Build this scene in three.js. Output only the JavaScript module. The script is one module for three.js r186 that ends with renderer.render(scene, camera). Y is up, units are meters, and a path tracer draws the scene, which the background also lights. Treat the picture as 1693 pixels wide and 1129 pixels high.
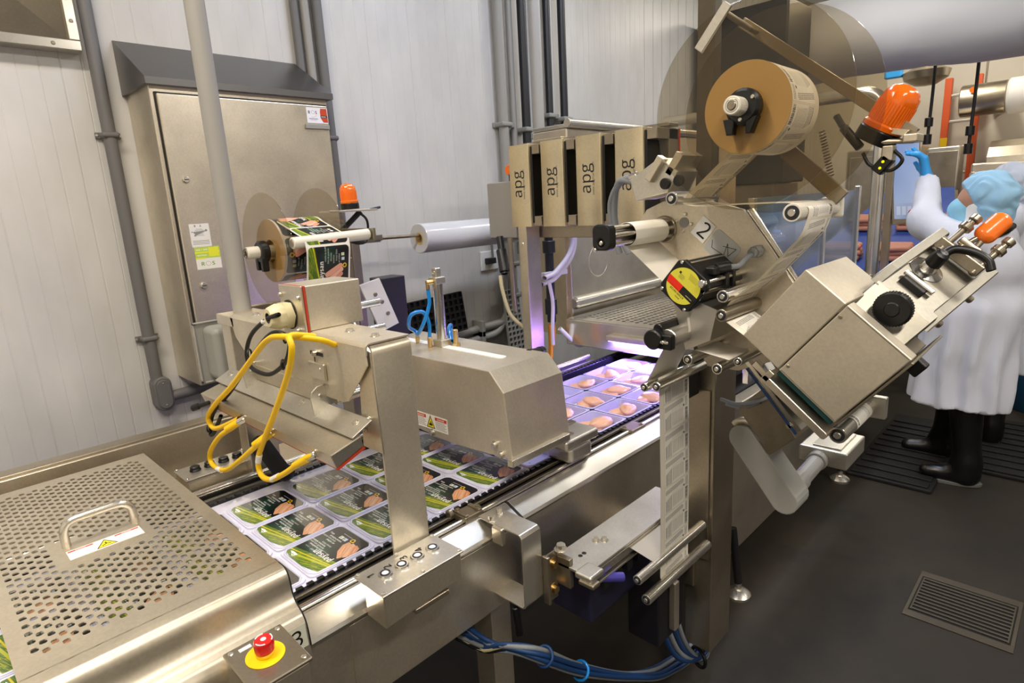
import * as THREE from 'three';
import { RoundedBoxGeometry } from 'three/addons/geometries/RoundedBoxGeometry.js';
import { mergeGeometries, mergeVertices, toCreasedNormals } from 'three/addons/utils/BufferGeometryUtils.js';
import { MarchingCubes } from 'three/addons/objects/MarchingCubes.js';
import { ImprovedNoise } from 'three/addons/math/ImprovedNoise.js';
import { FontLoader } from 'three/addons/loaders/FontLoader.js';
import { TextGeometry } from 'three/addons/geometries/TextGeometry.js';
import { RectAreaLightUniformsLib } from 'three/addons/lights/RectAreaLightUniformsLib.js';

// ---------------------------------------------------------------- camera, light, exposure
// x runs along the packaging line, y is up, the ribbed wall stands at z = -3
const scene = new THREE.Scene();
scene.background = new THREE.Color(0x0b0b0c);
const camera = new THREE.PerspectiveCamera(59.0, 1693 / 1129, 0.05, 60);
camera.position.set(0, 1.65, 0);
camera.quaternion.setFromRotationMatrix(new THREE.Matrix4().makeBasis(
  new THREE.Vector3(0.69304, -0.05476, 0.71881), new THREE.Vector3(0.19766, 0.97333, -0.11643), new THREE.Vector3(-0.69327, 0.22277, 0.68538)));
const renderer = new THREE.WebGLRenderer({ antialias: true });
renderer.toneMapping = THREE.LinearToneMapping;
renderer.toneMappingExposure = 1.7;
renderer.shadowMap.enabled = true;
RectAreaLightUniformsLib.init();
const CEIL = 3.8, LAMP = 15.0;
const LAMPS = [   // x, z, length along x, width along z, colour, strength
  [-0.3, -1.2, 1.5, 0.34, 0xfff3e2, 2.0], [2.5, -1.5, 1.5, 0.34, 0xdde7ff, 1.2], [4.8, -1.5, 1.5, 0.34, 0xfff9f0, 0.9], [7.4, -1.5, 1.5, 0.34, 0xfff4e2, 1.2],
  [-0.3, 1.2, 1.5, 0.34, 0xfff5e8, 1.9], [2.5, 1.6, 1.5, 0.34, 0xfff7ee, 2.1], [5.2, 1.4, 1.5, 0.34, 0xfff7ee, 0.5], [7.6, 0.6, 1.5, 0.34, 0xfff4e2, 1.0]];

// ---------------------------------------------------------------- helpers
let seed = 7; const rnd = () => { seed = (seed * 16807) % 2147483647; return seed / 2147483647; };
const rr = (a, b) => a + (b - a) * rnd();
const noise = new ImprovedNoise();
const V = (x, y, z) => new THREE.Vector3(x, y, z);
const names = {};
function numbered(n) { const k = names[n] || 0; names[n] = k + 1; return k ? n + '_' + String(k).padStart(3, '0') : n; }
function planarUV(g) {   // uv in metres from the face's main direction
  const p = g.attributes.position, n = g.attributes.normal, uv = new Float32Array(p.count * 2);
  for (let i = 0; i < p.count; i++) {
    const ax = Math.abs(n.getX(i)), ay = Math.abs(n.getY(i)), az = Math.abs(n.getZ(i));
    const [u, v] = ax > ay && ax > az ? [p.getZ(i), p.getY(i)] : ay > az ? [p.getX(i), p.getZ(i)] : [p.getX(i), p.getY(i)];
    uv[2 * i] = u; uv[2 * i + 1] = v;
  }
  g.setAttribute('uv', new THREE.BufferAttribute(uv, 2));
  return g;
}
function clean(g) {
  if (g.index) g = g.toNonIndexed();
  for (const k of Object.keys(g.attributes)) if (!['position', 'normal', 'uv'].includes(k)) g.deleteAttribute(k);
  if (!g.attributes.uv) planarUV(g);
  return g;
}
const join = (gs) => (gs.length === 1 ? gs[0] : mergeGeometries(gs.map(clean)));
function shadows(m) { m.castShadow = m.receiveShadow = true; return m; }
// a top-level thing: a group at its base, or one mesh
function thing(name, label, category, at = [0, 0, 0], group) {
  const o = new THREE.Group(); o.name = numbered(name); o.position.set(...at); scene.add(o);
  o.userData = { label, category }; if (group) o.userData.group = group;
  return o;
}
function where(o) { const v = V(0, 0, 0); for (let q = o; q && q !== scene; q = q.parent) v.add(q.position); return v; }
const SPLIT = new Set(['edge_bar', 'lug', 'screw', 'bolt', 'connector', 'air_hose', 'tie_bar', 'cable_tie', 'cable_marker', 'guide_shaft', 'shaft_clamp', 'hanger', 'hole', 'bars', 'cap_bolt', 'rivet', 'side_skin', 'eye', 'loose_cable', 'channel', 'indicator', 'end_rail', 'side_channel', 'clips', 'stop_bolt', 'nut', 'profile_strip', 'union']);
function part(parent, name, gs, mat, label) {
  if (Array.isArray(gs) && gs.length > 1 && SPLIT.has(name)) { let m; for (const g of gs) m = part(parent, name === 'bars' ? 'bar' : name === 'clips' ? 'clip' : name, g, mat, label); return m; }
  // geometries come in world metres and are moved into the parent's frame
  let g = join(Array.isArray(gs) ? gs : [gs]);
  if (mat.userData.metres) g = planarUV(clean(g));
  const w = where(parent); g.translate(-w.x, -w.y, -w.z);
  const m = shadows(new THREE.Mesh(g, mat)); m.name = name; parent.add(m);
  if (label) m.userData.label = label;
  return m;
}
function solo(name, label, category, gs, mat, group) {   // a thing of one mesh, its origin at its base
  let g = join(Array.isArray(gs) ? gs : [gs]);
  if (mat.userData.metres) g = planarUV(clean(g));
  g.computeBoundingBox(); const b = g.boundingBox, c = V((b.min.x + b.max.x) / 2, b.min.y, (b.min.z + b.max.z) / 2);
  g.translate(-c.x, -c.y, -c.z);
  const m = shadows(new THREE.Mesh(g, mat)); m.name = numbered(name); m.position.copy(c); scene.add(m);
  m.userData = { label, category }; if (group) m.userData.group = group;
  return m;
}
function struct(name, gs, mat, parent) {
  let g = join(Array.isArray(gs) ? gs : [gs]); if (mat.userData.metres) g = planarUV(clean(g));
  const m = shadows(new THREE.Mesh(g, mat)); m.name = parent ? name : numbered(name); (parent || scene).add(m);
  if (!parent) m.userData.kind = 'structure';
  return m;
}
// geometries, all in world metres
const bx = (x0, x1, y0, y1, z0, z1, r = 0.003, s = 1) => {
  const w = x1 - x0, h = y1 - y0, d = z1 - z0; r = Math.min(r, w * 0.45, h * 0.45, d * 0.45);
  return new RoundedBoxGeometry(w, h, d, s, r).translate((x0 + x1) / 2, (y0 + y1) / 2, (z0 + z1) / 2);
};
const plain = (x0, x1, y0, y1, z0, z1) => new THREE.BoxGeometry(x1 - x0, y1 - y0, z1 - z0).translate((x0 + x1) / 2, (y0 + y1) / 2, (z0 + z1) / 2);
function between(g, p, q) {   // a geometry along +y, moved to run from p to q
  const d = q.clone().sub(p); g.applyQuaternion(new THREE.Quaternion().setFromUnitVectors(V(0, 1, 0), d.clone().normalize()));
  return g.translate((p.x + q.x) / 2, (p.y + q.y) / 2, (p.z + q.z) / 2);
}
const cyl = (p, q, r, r2 = r, seg = 24, open = false) => between(new THREE.CylinderGeometry(r2, r, p.distanceTo(q), seg, 1, open), p, q);
const rod = (p, q, r, b = Math.min(0.002, r * 0.3), seg = 24) => {   // a cylinder with chamfered rims
  const l = p.distanceTo(q), pts = [[0, 0], [r - b, 0], [r, b], [r, l - b], [r - b, l], [0, l]].map(([a, y]) => new THREE.Vector2(a, y - l / 2));
  return between(toCreasedNormals(new THREE.LatheGeometry(pts, seg), 0.5), p, q);
};
const lathe = (profile, p, q, seg = 28, crease = 0.6) => {   // profile [radius, height 0..] along p -> q
  const l = p.distanceTo(q);
  return between(toCreasedNormals(new THREE.LatheGeometry(profile.map(([a, y]) => new THREE.Vector2(a, y - l / 2)), seg), crease), p, q);
};
const hexBolt = (p, n, r = 0.006, h = 0.005) => { const d = n.clone().normalize(); return join([rod(p, p.clone().addScaledVector(d, 0.0015), r * 1.45, 0.0004, 16), cyl(p.clone().addScaledVector(d, 0.0015), p.clone().addScaledVector(d, h), r, r * 0.96, 6)]); };
const capScrew = (p, n, r = 0.004, h = 0.004) => rod(p, p.clone().addScaledVector(n.clone().normalize(), h), r, r * 0.25, 14);
const tube = (pts, r, closed = false, seg = 0, rs = 10) => new THREE.TubeGeometry(new THREE.CatmullRomCurve3(pts.map((p) => V(...p)), closed, 'catmullrom', 0.5), seg || pts.length * 8, r, rs, closed);
function bent(pts, r, rad = 0.03, rs = 14) {   // a tube with straight runs and rounded corners
  const c = new THREE.CurvePath(), P = pts.map((p) => V(...p)); let last = P[0];
  for (let i = 1; i < P.length - 1; i++) {
    const a = P[i].clone().add(P[i - 1].clone().sub(P[i]).setLength(rad)), b = P[i].clone().add(P[i + 1].clone().sub(P[i]).setLength(rad));
    c.add(new THREE.LineCurve3(last, a)); c.add(new THREE.QuadraticBezierCurve3(a, P[i], b)); last = b;
  }
  c.add(new THREE.LineCurve3(last, P[P.length - 1]));
  const L = c.getLength(), n = Math.max(24, Math.round(L / 0.012)), sm = []; for (let i = 0; i <= n; i++) sm.push(c.getPoint(i / n));
  return new THREE.TubeGeometry(new THREE.CatmullRomCurve3(sm), n, r, rs, false);
}
// a polygon in a plane, drawn out along an axis. x: points [y, z]; z: points [x, y]; y: points [x, z]
function ext(axis, pts, a, b, bevel = 0.0015, holes = [], seg = 1) {
  const map = axis === 'x' ? ([y, z]) => [-z, y] : axis === 'y' ? ([x, z]) => [x, -z] : (p) => p;
  const P = (l) => l.map(map).map(([x, y]) => new THREE.Vector2(x, y));
  const s = new THREE.Shape(P(pts)); for (const h of holes) s.holes.push(new THREE.Path(P(h)));
  const bv = Math.min(bevel, (b - a) * 0.4);
  const g = new THREE.ExtrudeGeometry(s, { depth: b - a - 2 * bv, bevelEnabled: bv > 0, bevelThickness: bv, bevelSize: bv, bevelOffset: -bv, bevelSegments: seg, curveSegments: 10 });
  g.translate(0, 0, bv + a);
  if (axis === 'x') g.rotateY(Math.PI / 2); else if (axis === 'y') g.rotateX(-Math.PI / 2);
  return g;
}
function smoothPath(pts, r, n = 5) {   // rounds the corners of an open polyline
  const o = [pts[0]];
  for (let i = 1; i < pts.length - 1; i++) {
    const [p, c, q] = [pts[i - 1], pts[i], pts[i + 1]], d = (a, b) => Math.hypot(a[0] - b[0], a[1] - b[1]);
    const la = Math.min(r, d(p, c) * 0.49), lb = Math.min(r, d(q, c) * 0.49), A = [c[0] + (p[0] - c[0]) * la / d(p, c), c[1] + (p[1] - c[1]) * la / d(p, c)], B = [c[0] + (q[0] - c[0]) * lb / d(q, c), c[1] + (q[1] - c[1]) * lb / d(q, c)];
    for (let k = 0; k <= n; k++) { const t = k / n, u = 1 - t; o.push([u * u * A[0] + 2 * u * t * c[0] + t * t * B[0], u * u * A[1] + 2 * u * t * c[1] + t * t * B[1]]); }
  }
  o.push(pts[pts.length - 1]); return o;
}
function sheet(axis, path, t, a, b, round = 0.01, bevel = 0.0004) {   // bent sheet metal: a path with thickness t, drawn out along an axis
  const p = smoothPath(path, round), L = [], R = [];
  for (let i = 0; i < p.length; i++) {
    const q = p[Math.max(0, i - 1)], s = p[Math.min(p.length - 1, i + 1)], dx = s[0] - q[0], dy = s[1] - q[1], l = Math.hypot(dx, dy) || 1;
    L.push([p[i][0] - dy / l * t / 2, p[i][1] + dx / l * t / 2]); R.push([p[i][0] + dy / l * t / 2, p[i][1] - dx / l * t / 2]);
  }
  return toCreasedNormals(ext(axis, [...L, ...R.reverse()], a, b, bevel), 0.5);
}
function roundRect(x0, x1, y0, y1, r, n = 4) {
  const o = []; for (const [cx, cy, a] of [[x1 - r, y1 - r, 0], [x0 + r, y1 - r, 1], [x0 + r, y0 + r, 2], [x1 - r, y0 + r, 3]]) for (let k = 0; k <= n; k++) { const t = (a + k / n) * Math.PI / 2; o.push([cx + r * Math.cos(t), cy + r * Math.sin(t)]); }
  return o;
}
function circle(cx, cy, r, n = 24) { const o = []; for (let k = 0; k < n; k++) o.push([cx + r * Math.cos(k / n * 2 * Math.PI), cy + r * Math.sin(k / n * 2 * Math.PI)]); return o; }
// a flat printed plate: origin corner o, edge vectors u and v, print right way up when v is up
function plate(o, u, v, t = 0.0008) {
  const n = u.clone().cross(v).normalize().multiplyScalar(t), pos = [], uv = [], idx = [];
  const c = [[0, 0], [1, 0], [1, 1], [0, 1]], pt = (i, j, k) => o.clone().addScaledVector(u, i).addScaledVector(v, j).addScaledVector(n, k);
  c.forEach(([i, j]) => { pos.push(...pt(i, j, 1).toArray()); uv.push(i, j); }); c.forEach(([i, j]) => { pos.push(...pt(i, j, 0).toArray()); uv.push(i, j); });
  idx.push(0, 1, 2, 0, 2, 3); for (let k = 0; k < 4; k++) { const a = k, b = (k + 1) % 4; idx.push(a, a + 4, b + 4, a, b + 4, b); }
  const g = new THREE.BufferGeometry(); g.setAttribute('position', new THREE.Float32BufferAttribute(pos, 3)); g.setAttribute('uv', new THREE.Float32BufferAttribute(uv, 2)); g.setIndex(idx);
  const f = g.toNonIndexed(); f.computeVertexNormals(); return f;
}
// a paper web: path of [y, z] points from x0 to x1; u across, v in repeats along it
function web(path, x0, x1, rep = 0.1, round = 0.02, v0 = 0) {
  const p = smoothPath(path, round, 8), pos = [], uv = [], idx = []; let s = v0;
  p.forEach(([y, z], i) => { if (i) s += Math.hypot(y - p[i - 1][0], z - p[i - 1][1]); pos.push(x0, y, z, x1, y, z); uv.push(0, -s / rep, 1, -s / rep); if (i) { const k = 2 * i; idx.push(k - 2, k - 1, k, k - 1, k + 1, k); } });
  const g = new THREE.BufferGeometry(); g.setAttribute('position', new THREE.Float32BufferAttribute(pos, 3)); g.setAttribute('uv', new THREE.Float32BufferAttribute(uv, 2)); g.setIndex(idx); g.computeVertexNormals(); return g;
}
// ---------------------------------------------------------------- textures and materials
function dataTex(n, f, srgb, rx = 1, ry = 1) {
  const d = new Uint8Array(n * n * 4);
  for (let y = 0; y < n; y++) for (let x = 0; x < n; x++) { const c = f(x / n, y / n), k = 4 * (y * n + x); for (let i = 0; i < 3; i++) d[k + i] = Math.max(0, Math.min(255, 255 * (c.length ? c[i] : c))); d[k + 3] = 255; }
  const t = new THREE.DataTexture(d, n, n); t.wrapS = t.wrapT = THREE.RepeatWrapping; t.magFilter = t.minFilter = THREE.LinearFilter; t.repeat.set(rx, ry); if (srgb) t.colorSpace = THREE.SRGBColorSpace; t.needsUpdate = true; return t;
}
function canvasTex(w, h, draw) {
  const c = document.createElement('canvas'); c.width = w; c.height = h; const g = c.getContext('2d'); draw(g, w, h);
  const t = new THREE.CanvasTexture(c); t.colorSpace = THREE.SRGBColorSpace; t.wrapS = t.wrapT = THREE.RepeatWrapping; return t;
}
const hash = (i, j, k) => { const s = Math.sin(i * 127.1 + j * 311.7 + k * 74.7) * 43758.5453; return s - Math.floor(s); };
const vn = (x, y, n, k) => { const X = x * n, Y = y * n, i = Math.floor(X), j = Math.floor(Y), u = X - i, v = Y - j, a = u * u * (3 - 2 * u), b = v * v * (3 - 2 * v), h = (p, q) => hash(p % n, q % n, k); return (h(i, j) * (1 - a) + h(i + 1, j) * a) * (1 - b) + (h(i, j + 1) * (1 - a) + h(i + 1, j + 1) * a) * b; };
const tn = (x, y, f, z = 0) => { const n = Math.max(2, Math.round(f * 4)); return (vn(x, y, n, z + 1) * 0.55 + vn(x, y, n * 2, z + 2) * 0.28 + vn(x, y, n * 4, z + 3) * 0.17 - 0.5) * 2.4; };   // tiling, about -1 to 1
const rows = []; for (let i = 0; i < 512; i++) rows.push(rnd());
const grainY = dataTex(256, (x, y) => 0.8 + 0.1 * tn(x, y, 1) + 0.05 * tn(x, y, 3, 5), false, 1.4, 1.4);
const smudge = dataTex(256, (x, y) => { const v = 0.9 + 0.07 * tn(x, y, 1) + 0.03 * tn(x, y, 3, 3) + 0.045 * (rnd() - 0.5); return [v, v * 0.985, v * 0.95]; }, true, 1.1, 1.1);
const std = (color, roughness = 0.5, metalness = 0, more = {}) => { const m = new THREE.MeshPhysicalMaterial({ roughness, metalness, ...more }); if (Array.isArray(color)) m.color.setRGB(...color); else m.color.set(color); return m; };
const steelOf = (c, r, more = {}) => { const m = std(c, r, 0.88, { map: smudge, roughnessMap: grainY, ...more }); m.userData.metres = true; return m; };
const M = {
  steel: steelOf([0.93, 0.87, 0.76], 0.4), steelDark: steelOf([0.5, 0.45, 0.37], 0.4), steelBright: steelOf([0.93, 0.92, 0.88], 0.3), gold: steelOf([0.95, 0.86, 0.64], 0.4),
  polished: std([0.82, 0.8, 0.75], 0.2, 1), roof: std([0.17, 0.165, 0.16], 0.35, 0.9), alu: steelOf([0.84, 0.83, 0.79], 0.46), coverSteel: steelOf([0.9, 0.84, 0.72], 0.48),  // roof: the dark reflection on it is put into the steel colour
  blackPlastic: std(0x0e0e0f, 0.38), blackRubber: std(0x0b0b0b, 0.7), charcoal: std(0x1c1c1f, 0.45), whitePlastic: std(0xd9d5c8, 0.4), cream: std(0xd8cfa8, 0.4), greyPaint: std(0x8f8f8c, 0.45), greyPipe: std(0x6d6c6c, 0.5),
  palePipe: std(0x9c9a95, 0.42), darkPipe: std(0x24262c, 0.35), greyBox: std(0x94948f, 0.5), paper: std(0xf6f1e4, 0.6, 0, { side: THREE.DoubleSide }), kraft: std(0xd6b67e, 0.75), yellowCable: std(0xf2c500, 0.45), blackCable: std(0x101010, 0.45), greyCable: std(0x82878c, 0.45),
  blueHose: std(0x0c84d8, 0.25, 0, { clearcoat: 0.5 }), blueCable: std(0x123a6b, 0.5), amberHose: std(0xd98d1d, 0.35), paleHose: std(0xcfc6a0, 0.4), violetHose: std(0xcfc9dd, 0.35), redSeal: std(0xb83a1c, 0.6), white: std(0xececea, 0.5),
  red: std(0xd01712, 0.3, 0, { clearcoat: 0.4 }), yellow: std(0xf4cd00, 0.45), orange: std(0xff7a1e, 0.3, 0, { clearcoat: 0.4 }), teal: std(0x0c4a4b, 0.5), brass: std([0.72, 0.53, 0.25], 0.3, 1),
  smoke: std([0.83, 0.79, 0.71], 0.08, 0, { transmission: 1, thickness: 0, ior: 1.3 }), amber: std(0xff7a14, 0.18, 0, { transmission: 0.2, thickness: 0, clearcoat: 0.4 }), clearFilm: std(0xe6e6ff, 0.12, 0, { transmission: 0.85, thickness: 0 }),
  film: std(0xdfdff2, 0.14, 0, { clearcoat: 0.6 }), chicken: std(0xe8b493, 0.35, 0, { clearcoat: 0.3 }), meat: std(0xc98a72, 0.45), blueBelt: std(0x2b4a9b, 0.55), skin: std(0xb98a70, 0.5), coat: std(0xd0d3de, 0.9), glove: std(0x2f9be0, 0.45),
  net: std(0x9fcdea, 0.8, 0, { transmission: 0.12, thickness: 0 }), netInner: std(0xb4bccb, 0.85), mask: std(0x8fc9e4, 0.8), boot: std(0x0a0a0b, 0.3), sole: std(0x5b5b57, 0.7), ladderRed: std(0xe0602f, 0.5), ductCloth: std(0xdadbe0, 0.8), tealDrum: std(0x0d3a55, 0.5),
};
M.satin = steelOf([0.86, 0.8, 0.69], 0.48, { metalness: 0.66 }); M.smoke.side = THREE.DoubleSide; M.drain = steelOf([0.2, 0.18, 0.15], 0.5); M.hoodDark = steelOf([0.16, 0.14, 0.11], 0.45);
const font = await new FontLoader().loadAsync('fonts/droid/droid_sans_regular.typeface.json');
// letters as thin raised print: origin o, unit vectors u (reading direction) and v (up)
function letters(text, size, o, u, v, depth = 0.0006) {
  const g = new TextGeometry(text, { font, size, depth, curveSegments: 3, bevelEnabled: false });
  const n = u.clone().cross(v); g.applyMatrix4(new THREE.Matrix4().makeBasis(u, v, n).setPosition(o)); return g;
}
// ---------------------------------------------------------------- the room
{
  const floorTex = dataTex(1024, (x, y) => {
    const n = 0.5 + 0.22 * tn(x, y, 1.3) + 0.14 * tn(x, y, 4, 2) + 0.1 * tn(x, y, 11, 7) + 0.05 * (rnd() - 0.5), st = Math.max(0, tn(x, y, 2.2, 9) + 0.5 * tn(x, y, 8, 1) - 0.35), v = 0.17 + 0.19 * n - st * 0.1;
    return [v * 1.0, v * 0.91, v * 0.76];
  }, true, 0.42, 0.42);
  const floorMat = std(0x9a9287, 0.6, 0, { map: floorTex, bumpMap: floorTex, bumpScale: 0.002 }); floorMat.userData.metres = true;
  struct('floor', plain(-2.2, 9.4, -0.2, 0, -3.2, 4.2), floorMat);
  const wallTex = dataTex(512, (x, y) => { const v = 0.93 + 0.05 * tn(x, y, 1.1) + 0.025 * tn(x, y, 5, 4); return [v, v * 0.992, v * 0.98]; }, true, 0.6, 0.25);
  const wallMat = std(0xe2e2e1, 0.38, 0, { map: wallTex }); wallMat.userData.metres = true;
  const shellMat = std(0xd9d4c6, 0.6), ceilMat = std(0xb6b7b6, 0.7);
  const back = new THREE.Group(); back.name = 'wall_back'; back.userData.kind = 'structure'; scene.add(back);
  struct('slab', plain(-2.2, 9.4, 0, CEIL, -3.2, -3.013), wallMat, back);
  const W = 0.0713;   // every rib of the wall cladding is a panel with chamfered joints
  for (let i = 0; i < 74; i++) {
    const x = -0.445 + i * W, d = i % 4 === 2 ? 0.006 : 0.0035;
    struct('panel', ext('y', [[x, -3.013], [x + W, -3.013], [x + W, -3.0 - d * 0.4], [x + W - d, -3], [x + d, -3], [x, -3.0 - d * 0.4]].reverse(), 0, CEIL, 0), wallMat, back);
  }
  const far = []; for (let x = -0.445 + 74 * W; x < 9.3; x += W * 2) far.push(plain(x + 0.003, x + W * 2 - 0.003, 0, CEIL, -3.02, -3));
  const fm = struct('panel', far, wallMat, back); fm.userData.kind = 'stuff';
  struct('panel', plain(-2.2, -0.447, 0, CEIL, -3.013, -3), wallMat, back);
  struct('wall_far', plain(9.2, 9.4, 0, CEIL, -3.2, 4.2), shellMat);
  struct('wall_near', plain(-2.2, 9.4, 0, CEIL, 4.0, 4.2), std(0xe6e2da, 0.7)); struct('added_trim_near', plain(-2.2, 9.2, 0, 1.1, 3.97, 4.0), std(0x4b4741, 0.6)); struct('door_1', plain(6.2, 8.4, 0, 2.7, 3.95, 3.97), std(0x3a3834, 0.5));  // dark band and door added out of view for contrast in steel reflections
  struct('wall_side', plain(-2.4, -2.2, 0, CEIL, -3.2, 4.2), std(0xe4dfd4, 0.7)); struct('added_trim_side', plain(-2.2, -2.17, 0, 0.7, -3, 4), std(0x4b4741, 0.6));  // lower dark band added out of view so the steel mirrors some dark
  struct('ceiling', plain(-2.4, 9.4, CEIL, CEIL + 0.2, -3.2, 4.2), ceilMat);
  struct('trim', plain(4.5, 9.2, CEIL - 0.16, CEIL, -1.1, -1.0), std(0xc8c3b0, 0.6));
  struct('baseboard_back', plain(-2.2, 9.2, 0, 0.12, -3, -2.96), std(0x55534f, 0.6));
}
LAMPS.forEach(([x, z, l, w, c, k], i) => {
  const t = thing('ceiling_light', ['warm white strip light over the perforated cover', 'cool white strip light over the gold-toned boxes', 'white strip light over the end of the line', 'warm white strip light by the far wall',
    'warm white strip light behind the camera', 'white strip light over the aisle beside the label head', 'white strip light over the aisle near the workers', 'warm white strip light over the far aisle'][i], 'light', [x, CEIL - 0.06, z]);
  part(t, 'housing', bx(x - l / 2, x + l / 2, CEIL - 0.06, CEIL, z - w / 2, z + w / 2, 0.01), M.white);
  const glow = std(0xffffff, 0.6); glow.emissive.set(c); glow.emissiveIntensity = 1.4 * k;
  part(t, 'diffuser', plain(x - l / 2 + 0.03, x + l / 2 - 0.03, CEIL - 0.068, CEIL - 0.0601, z - w / 2 + 0.03, z + w / 2 - 0.03), glow);
  const a = new THREE.RectAreaLight(c, LAMP * k, l - 0.06, w - 0.06); a.name = 'lamp_light'; a.position.set(0, -0.012, 0); a.rotation.x = -Math.PI / 2; t.add(a);
});
// ---------------------------------------------------------------- on the wall, left
{
  const c = thing('electrical_cabinet', 'large stainless steel wall cabinet with a sloped roof and stickers on its door', 'cabinet', [1.21, 0.95, -2.83]);
  part(c, 'body', bx(0.832, 1.59, 0.96, 2.2, -3.0, -2.712, 0.004), M.steel);
  part(c, 'roof', ext('x', [[2.17, -2.68], [2.196, -2.68], [2.385, -2.998], [2.17, -2.998]], 0.815, 1.61, 0.002), M.roof, 'sloped roof with shade put into its colour');
  const d = part(c, 'door', bx(0.852, 1.578, 0.985, 2.142, -2.712, -2.692, 0.006, 2), M.steel);
  part(d, 'seal', ext('z', roundRect(0.846, 1.584, 0.979, 2.148, 0.004), -2.7125, -2.708, 0), M.charcoal);
  for (const y of [1.815, 1.385]) { const k = part(c, 'lock', rod(V(0.905, y, -2.692), V(0.905, y, -2.682), 0.013), M.steelBright); part(k, 'slot', plain(0.897, 0.913, y - 0.0015, y + 0.0015, -2.6822, -2.681), M.blackPlastic); }
  const red = canvasTex(256, 160, (g, w, h) => {
    g.fillStyle = '#eceaf0'; g.fillRect(0, 0, w, h); g.fillStyle = '#c2441f'; g.beginPath(); g.moveTo(172, 6); g.lineTo(248, 6); g.lineTo(252, 150); g.lineTo(196, 150); g.lineTo(164, 104); g.lineTo(164, 40); g.closePath(); g.fill();
    g.fillStyle = '#3b3430'; g.fillRect(164, 78, 84, 24); g.fillStyle = '#f4f0ea'; g.font = 'bold 15px sans-serif'; g.fillText('SERVICE', 172, 96); g.fillStyle = '#2a2830'; g.font = 'bold 44px sans-serif'; g.fillText('R', 16, 66); g.fillText('S', 104, 66);
    g.strokeStyle = '#9a98a0'; g.lineWidth = 3; g.beginPath(); g.arc(78, 48, 18, 0, 7); g.stroke(); g.strokeStyle = '#d39aa0'; g.beginPath(); g.arc(70, 40, 60, 0.6, 1.8); g.stroke(); g.fillStyle = '#8e8c98'; g.fillRect(24, 112, 108, 8); g.fillStyle = '#b9b8c2'; g.fillRect(40, 128, 76, 5); });
  part(c, 'red_sticker', plate(V(1.47, 2.062, -2.692), V(0.106, 0, 0), V(0, 0.068, 0)), std(0xffffff, 0.4, 0, { map: red }), 'white and red maker sticker');
  part(c, 'sensor_strip', bx(1.455, 1.576, 2.035, 2.056, -2.692, -2.682, 0.003), M.greyBox);
  const s1 = canvasTex(180, 220, (g, w, h) => { g.fillStyle = '#e4e1d8'; g.fillRect(0, 0, w, h); g.fillStyle = '#333'; g.font = 'bold 26px sans-serif'; g.fillText('R', 44, 30); g.fillText('S', 96, 30); g.fillStyle = '#999'; for (let i = 0; i < 9; i++) g.fillRect(60 - (i % 3) * 8, 48 + i * 8, 56 + (i % 3) * 14, 3); g.fillStyle = '#8a8880'; g.beginPath(); g.arc(20, 76, 6, 0, 7); g.arc(148, 66, 11, 0, 7); g.arc(44, 110, 9, 0, 7); g.fill(); for (let i = 0; i < 3; i++) g.fillRect(14, 160 + i * 15, 150, 5); });
  part(c, 'white_sticker', plate(V(0.886, 1.545, -2.692), V(0.078, 0, 0), V(0, 0.094, 0)), std(0xffffff, 0.5, 0, { map: s1 }), 'white notice sticker');
  const s2 = canvasTex(200, 220, (g, w, h) => { g.fillStyle = '#e6e3d6'; g.fillRect(0, 0, w, h); g.fillStyle = '#b9cf52'; g.fillRect(0, 0, w, 112); g.fillStyle = '#e3e332'; g.fillRect(0, 46, w, 14); g.fillRect(0, 104, 80, 14); g.fillRect(110, 8, 80, 90); g.fillStyle = '#f0f1dc'; g.font = 'bold 22px sans-serif'; g.fillText('24h / 24h', 10, 34); g.fillText('service', 14, 88); g.fillStyle = '#7f9c3c'; g.font = 'bold 50px sans-serif'; g.fillText('R', 34, 184); g.fillText('S', 122, 184); g.strokeStyle = '#9db36a'; g.lineWidth = 3; g.beginPath(); g.arc(94, 166, 20, 0, 7); g.stroke(); });
  part(c, 'green_sticker', plate(V(0.892, 1.452, -2.692), V(0.1, 0, 0), V(0, 0.092, 0)), std(0xffffff, 0.45, 0, { map: s2 }), 'green and white maker sticker');
}
{
  const h = thing('extract_hood', 'stainless extract hood with a flanged rim high on the wall at the left edge', 'hood', [0.4, 2.31, -2.9]);
  part(h, 'flange', [bx(-0.3, 0.69, 2.315, 2.352, -3.0, -2.93, 0.003), bx(0.655, 0.69, 2.352, 2.95, -3.0, -2.93, 0.003)], M.steelBright);
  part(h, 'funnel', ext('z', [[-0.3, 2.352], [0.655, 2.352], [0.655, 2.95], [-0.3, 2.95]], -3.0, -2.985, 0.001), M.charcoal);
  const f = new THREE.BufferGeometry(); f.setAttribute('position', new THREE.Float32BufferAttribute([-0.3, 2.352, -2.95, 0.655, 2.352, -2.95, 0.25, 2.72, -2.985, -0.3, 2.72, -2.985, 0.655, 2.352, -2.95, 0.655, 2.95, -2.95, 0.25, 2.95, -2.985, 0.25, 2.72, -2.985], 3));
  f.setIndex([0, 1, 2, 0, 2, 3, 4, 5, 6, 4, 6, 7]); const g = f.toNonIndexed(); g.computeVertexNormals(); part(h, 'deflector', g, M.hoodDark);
  for (const [x, y] of [[0.6, 2.333], [0.672, 2.42]]) part(h, 'rivet', capScrew(V(x, y, -2.93), V(0, 0, 1), 0.007, 0.004), M.steelDark);
}
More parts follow.
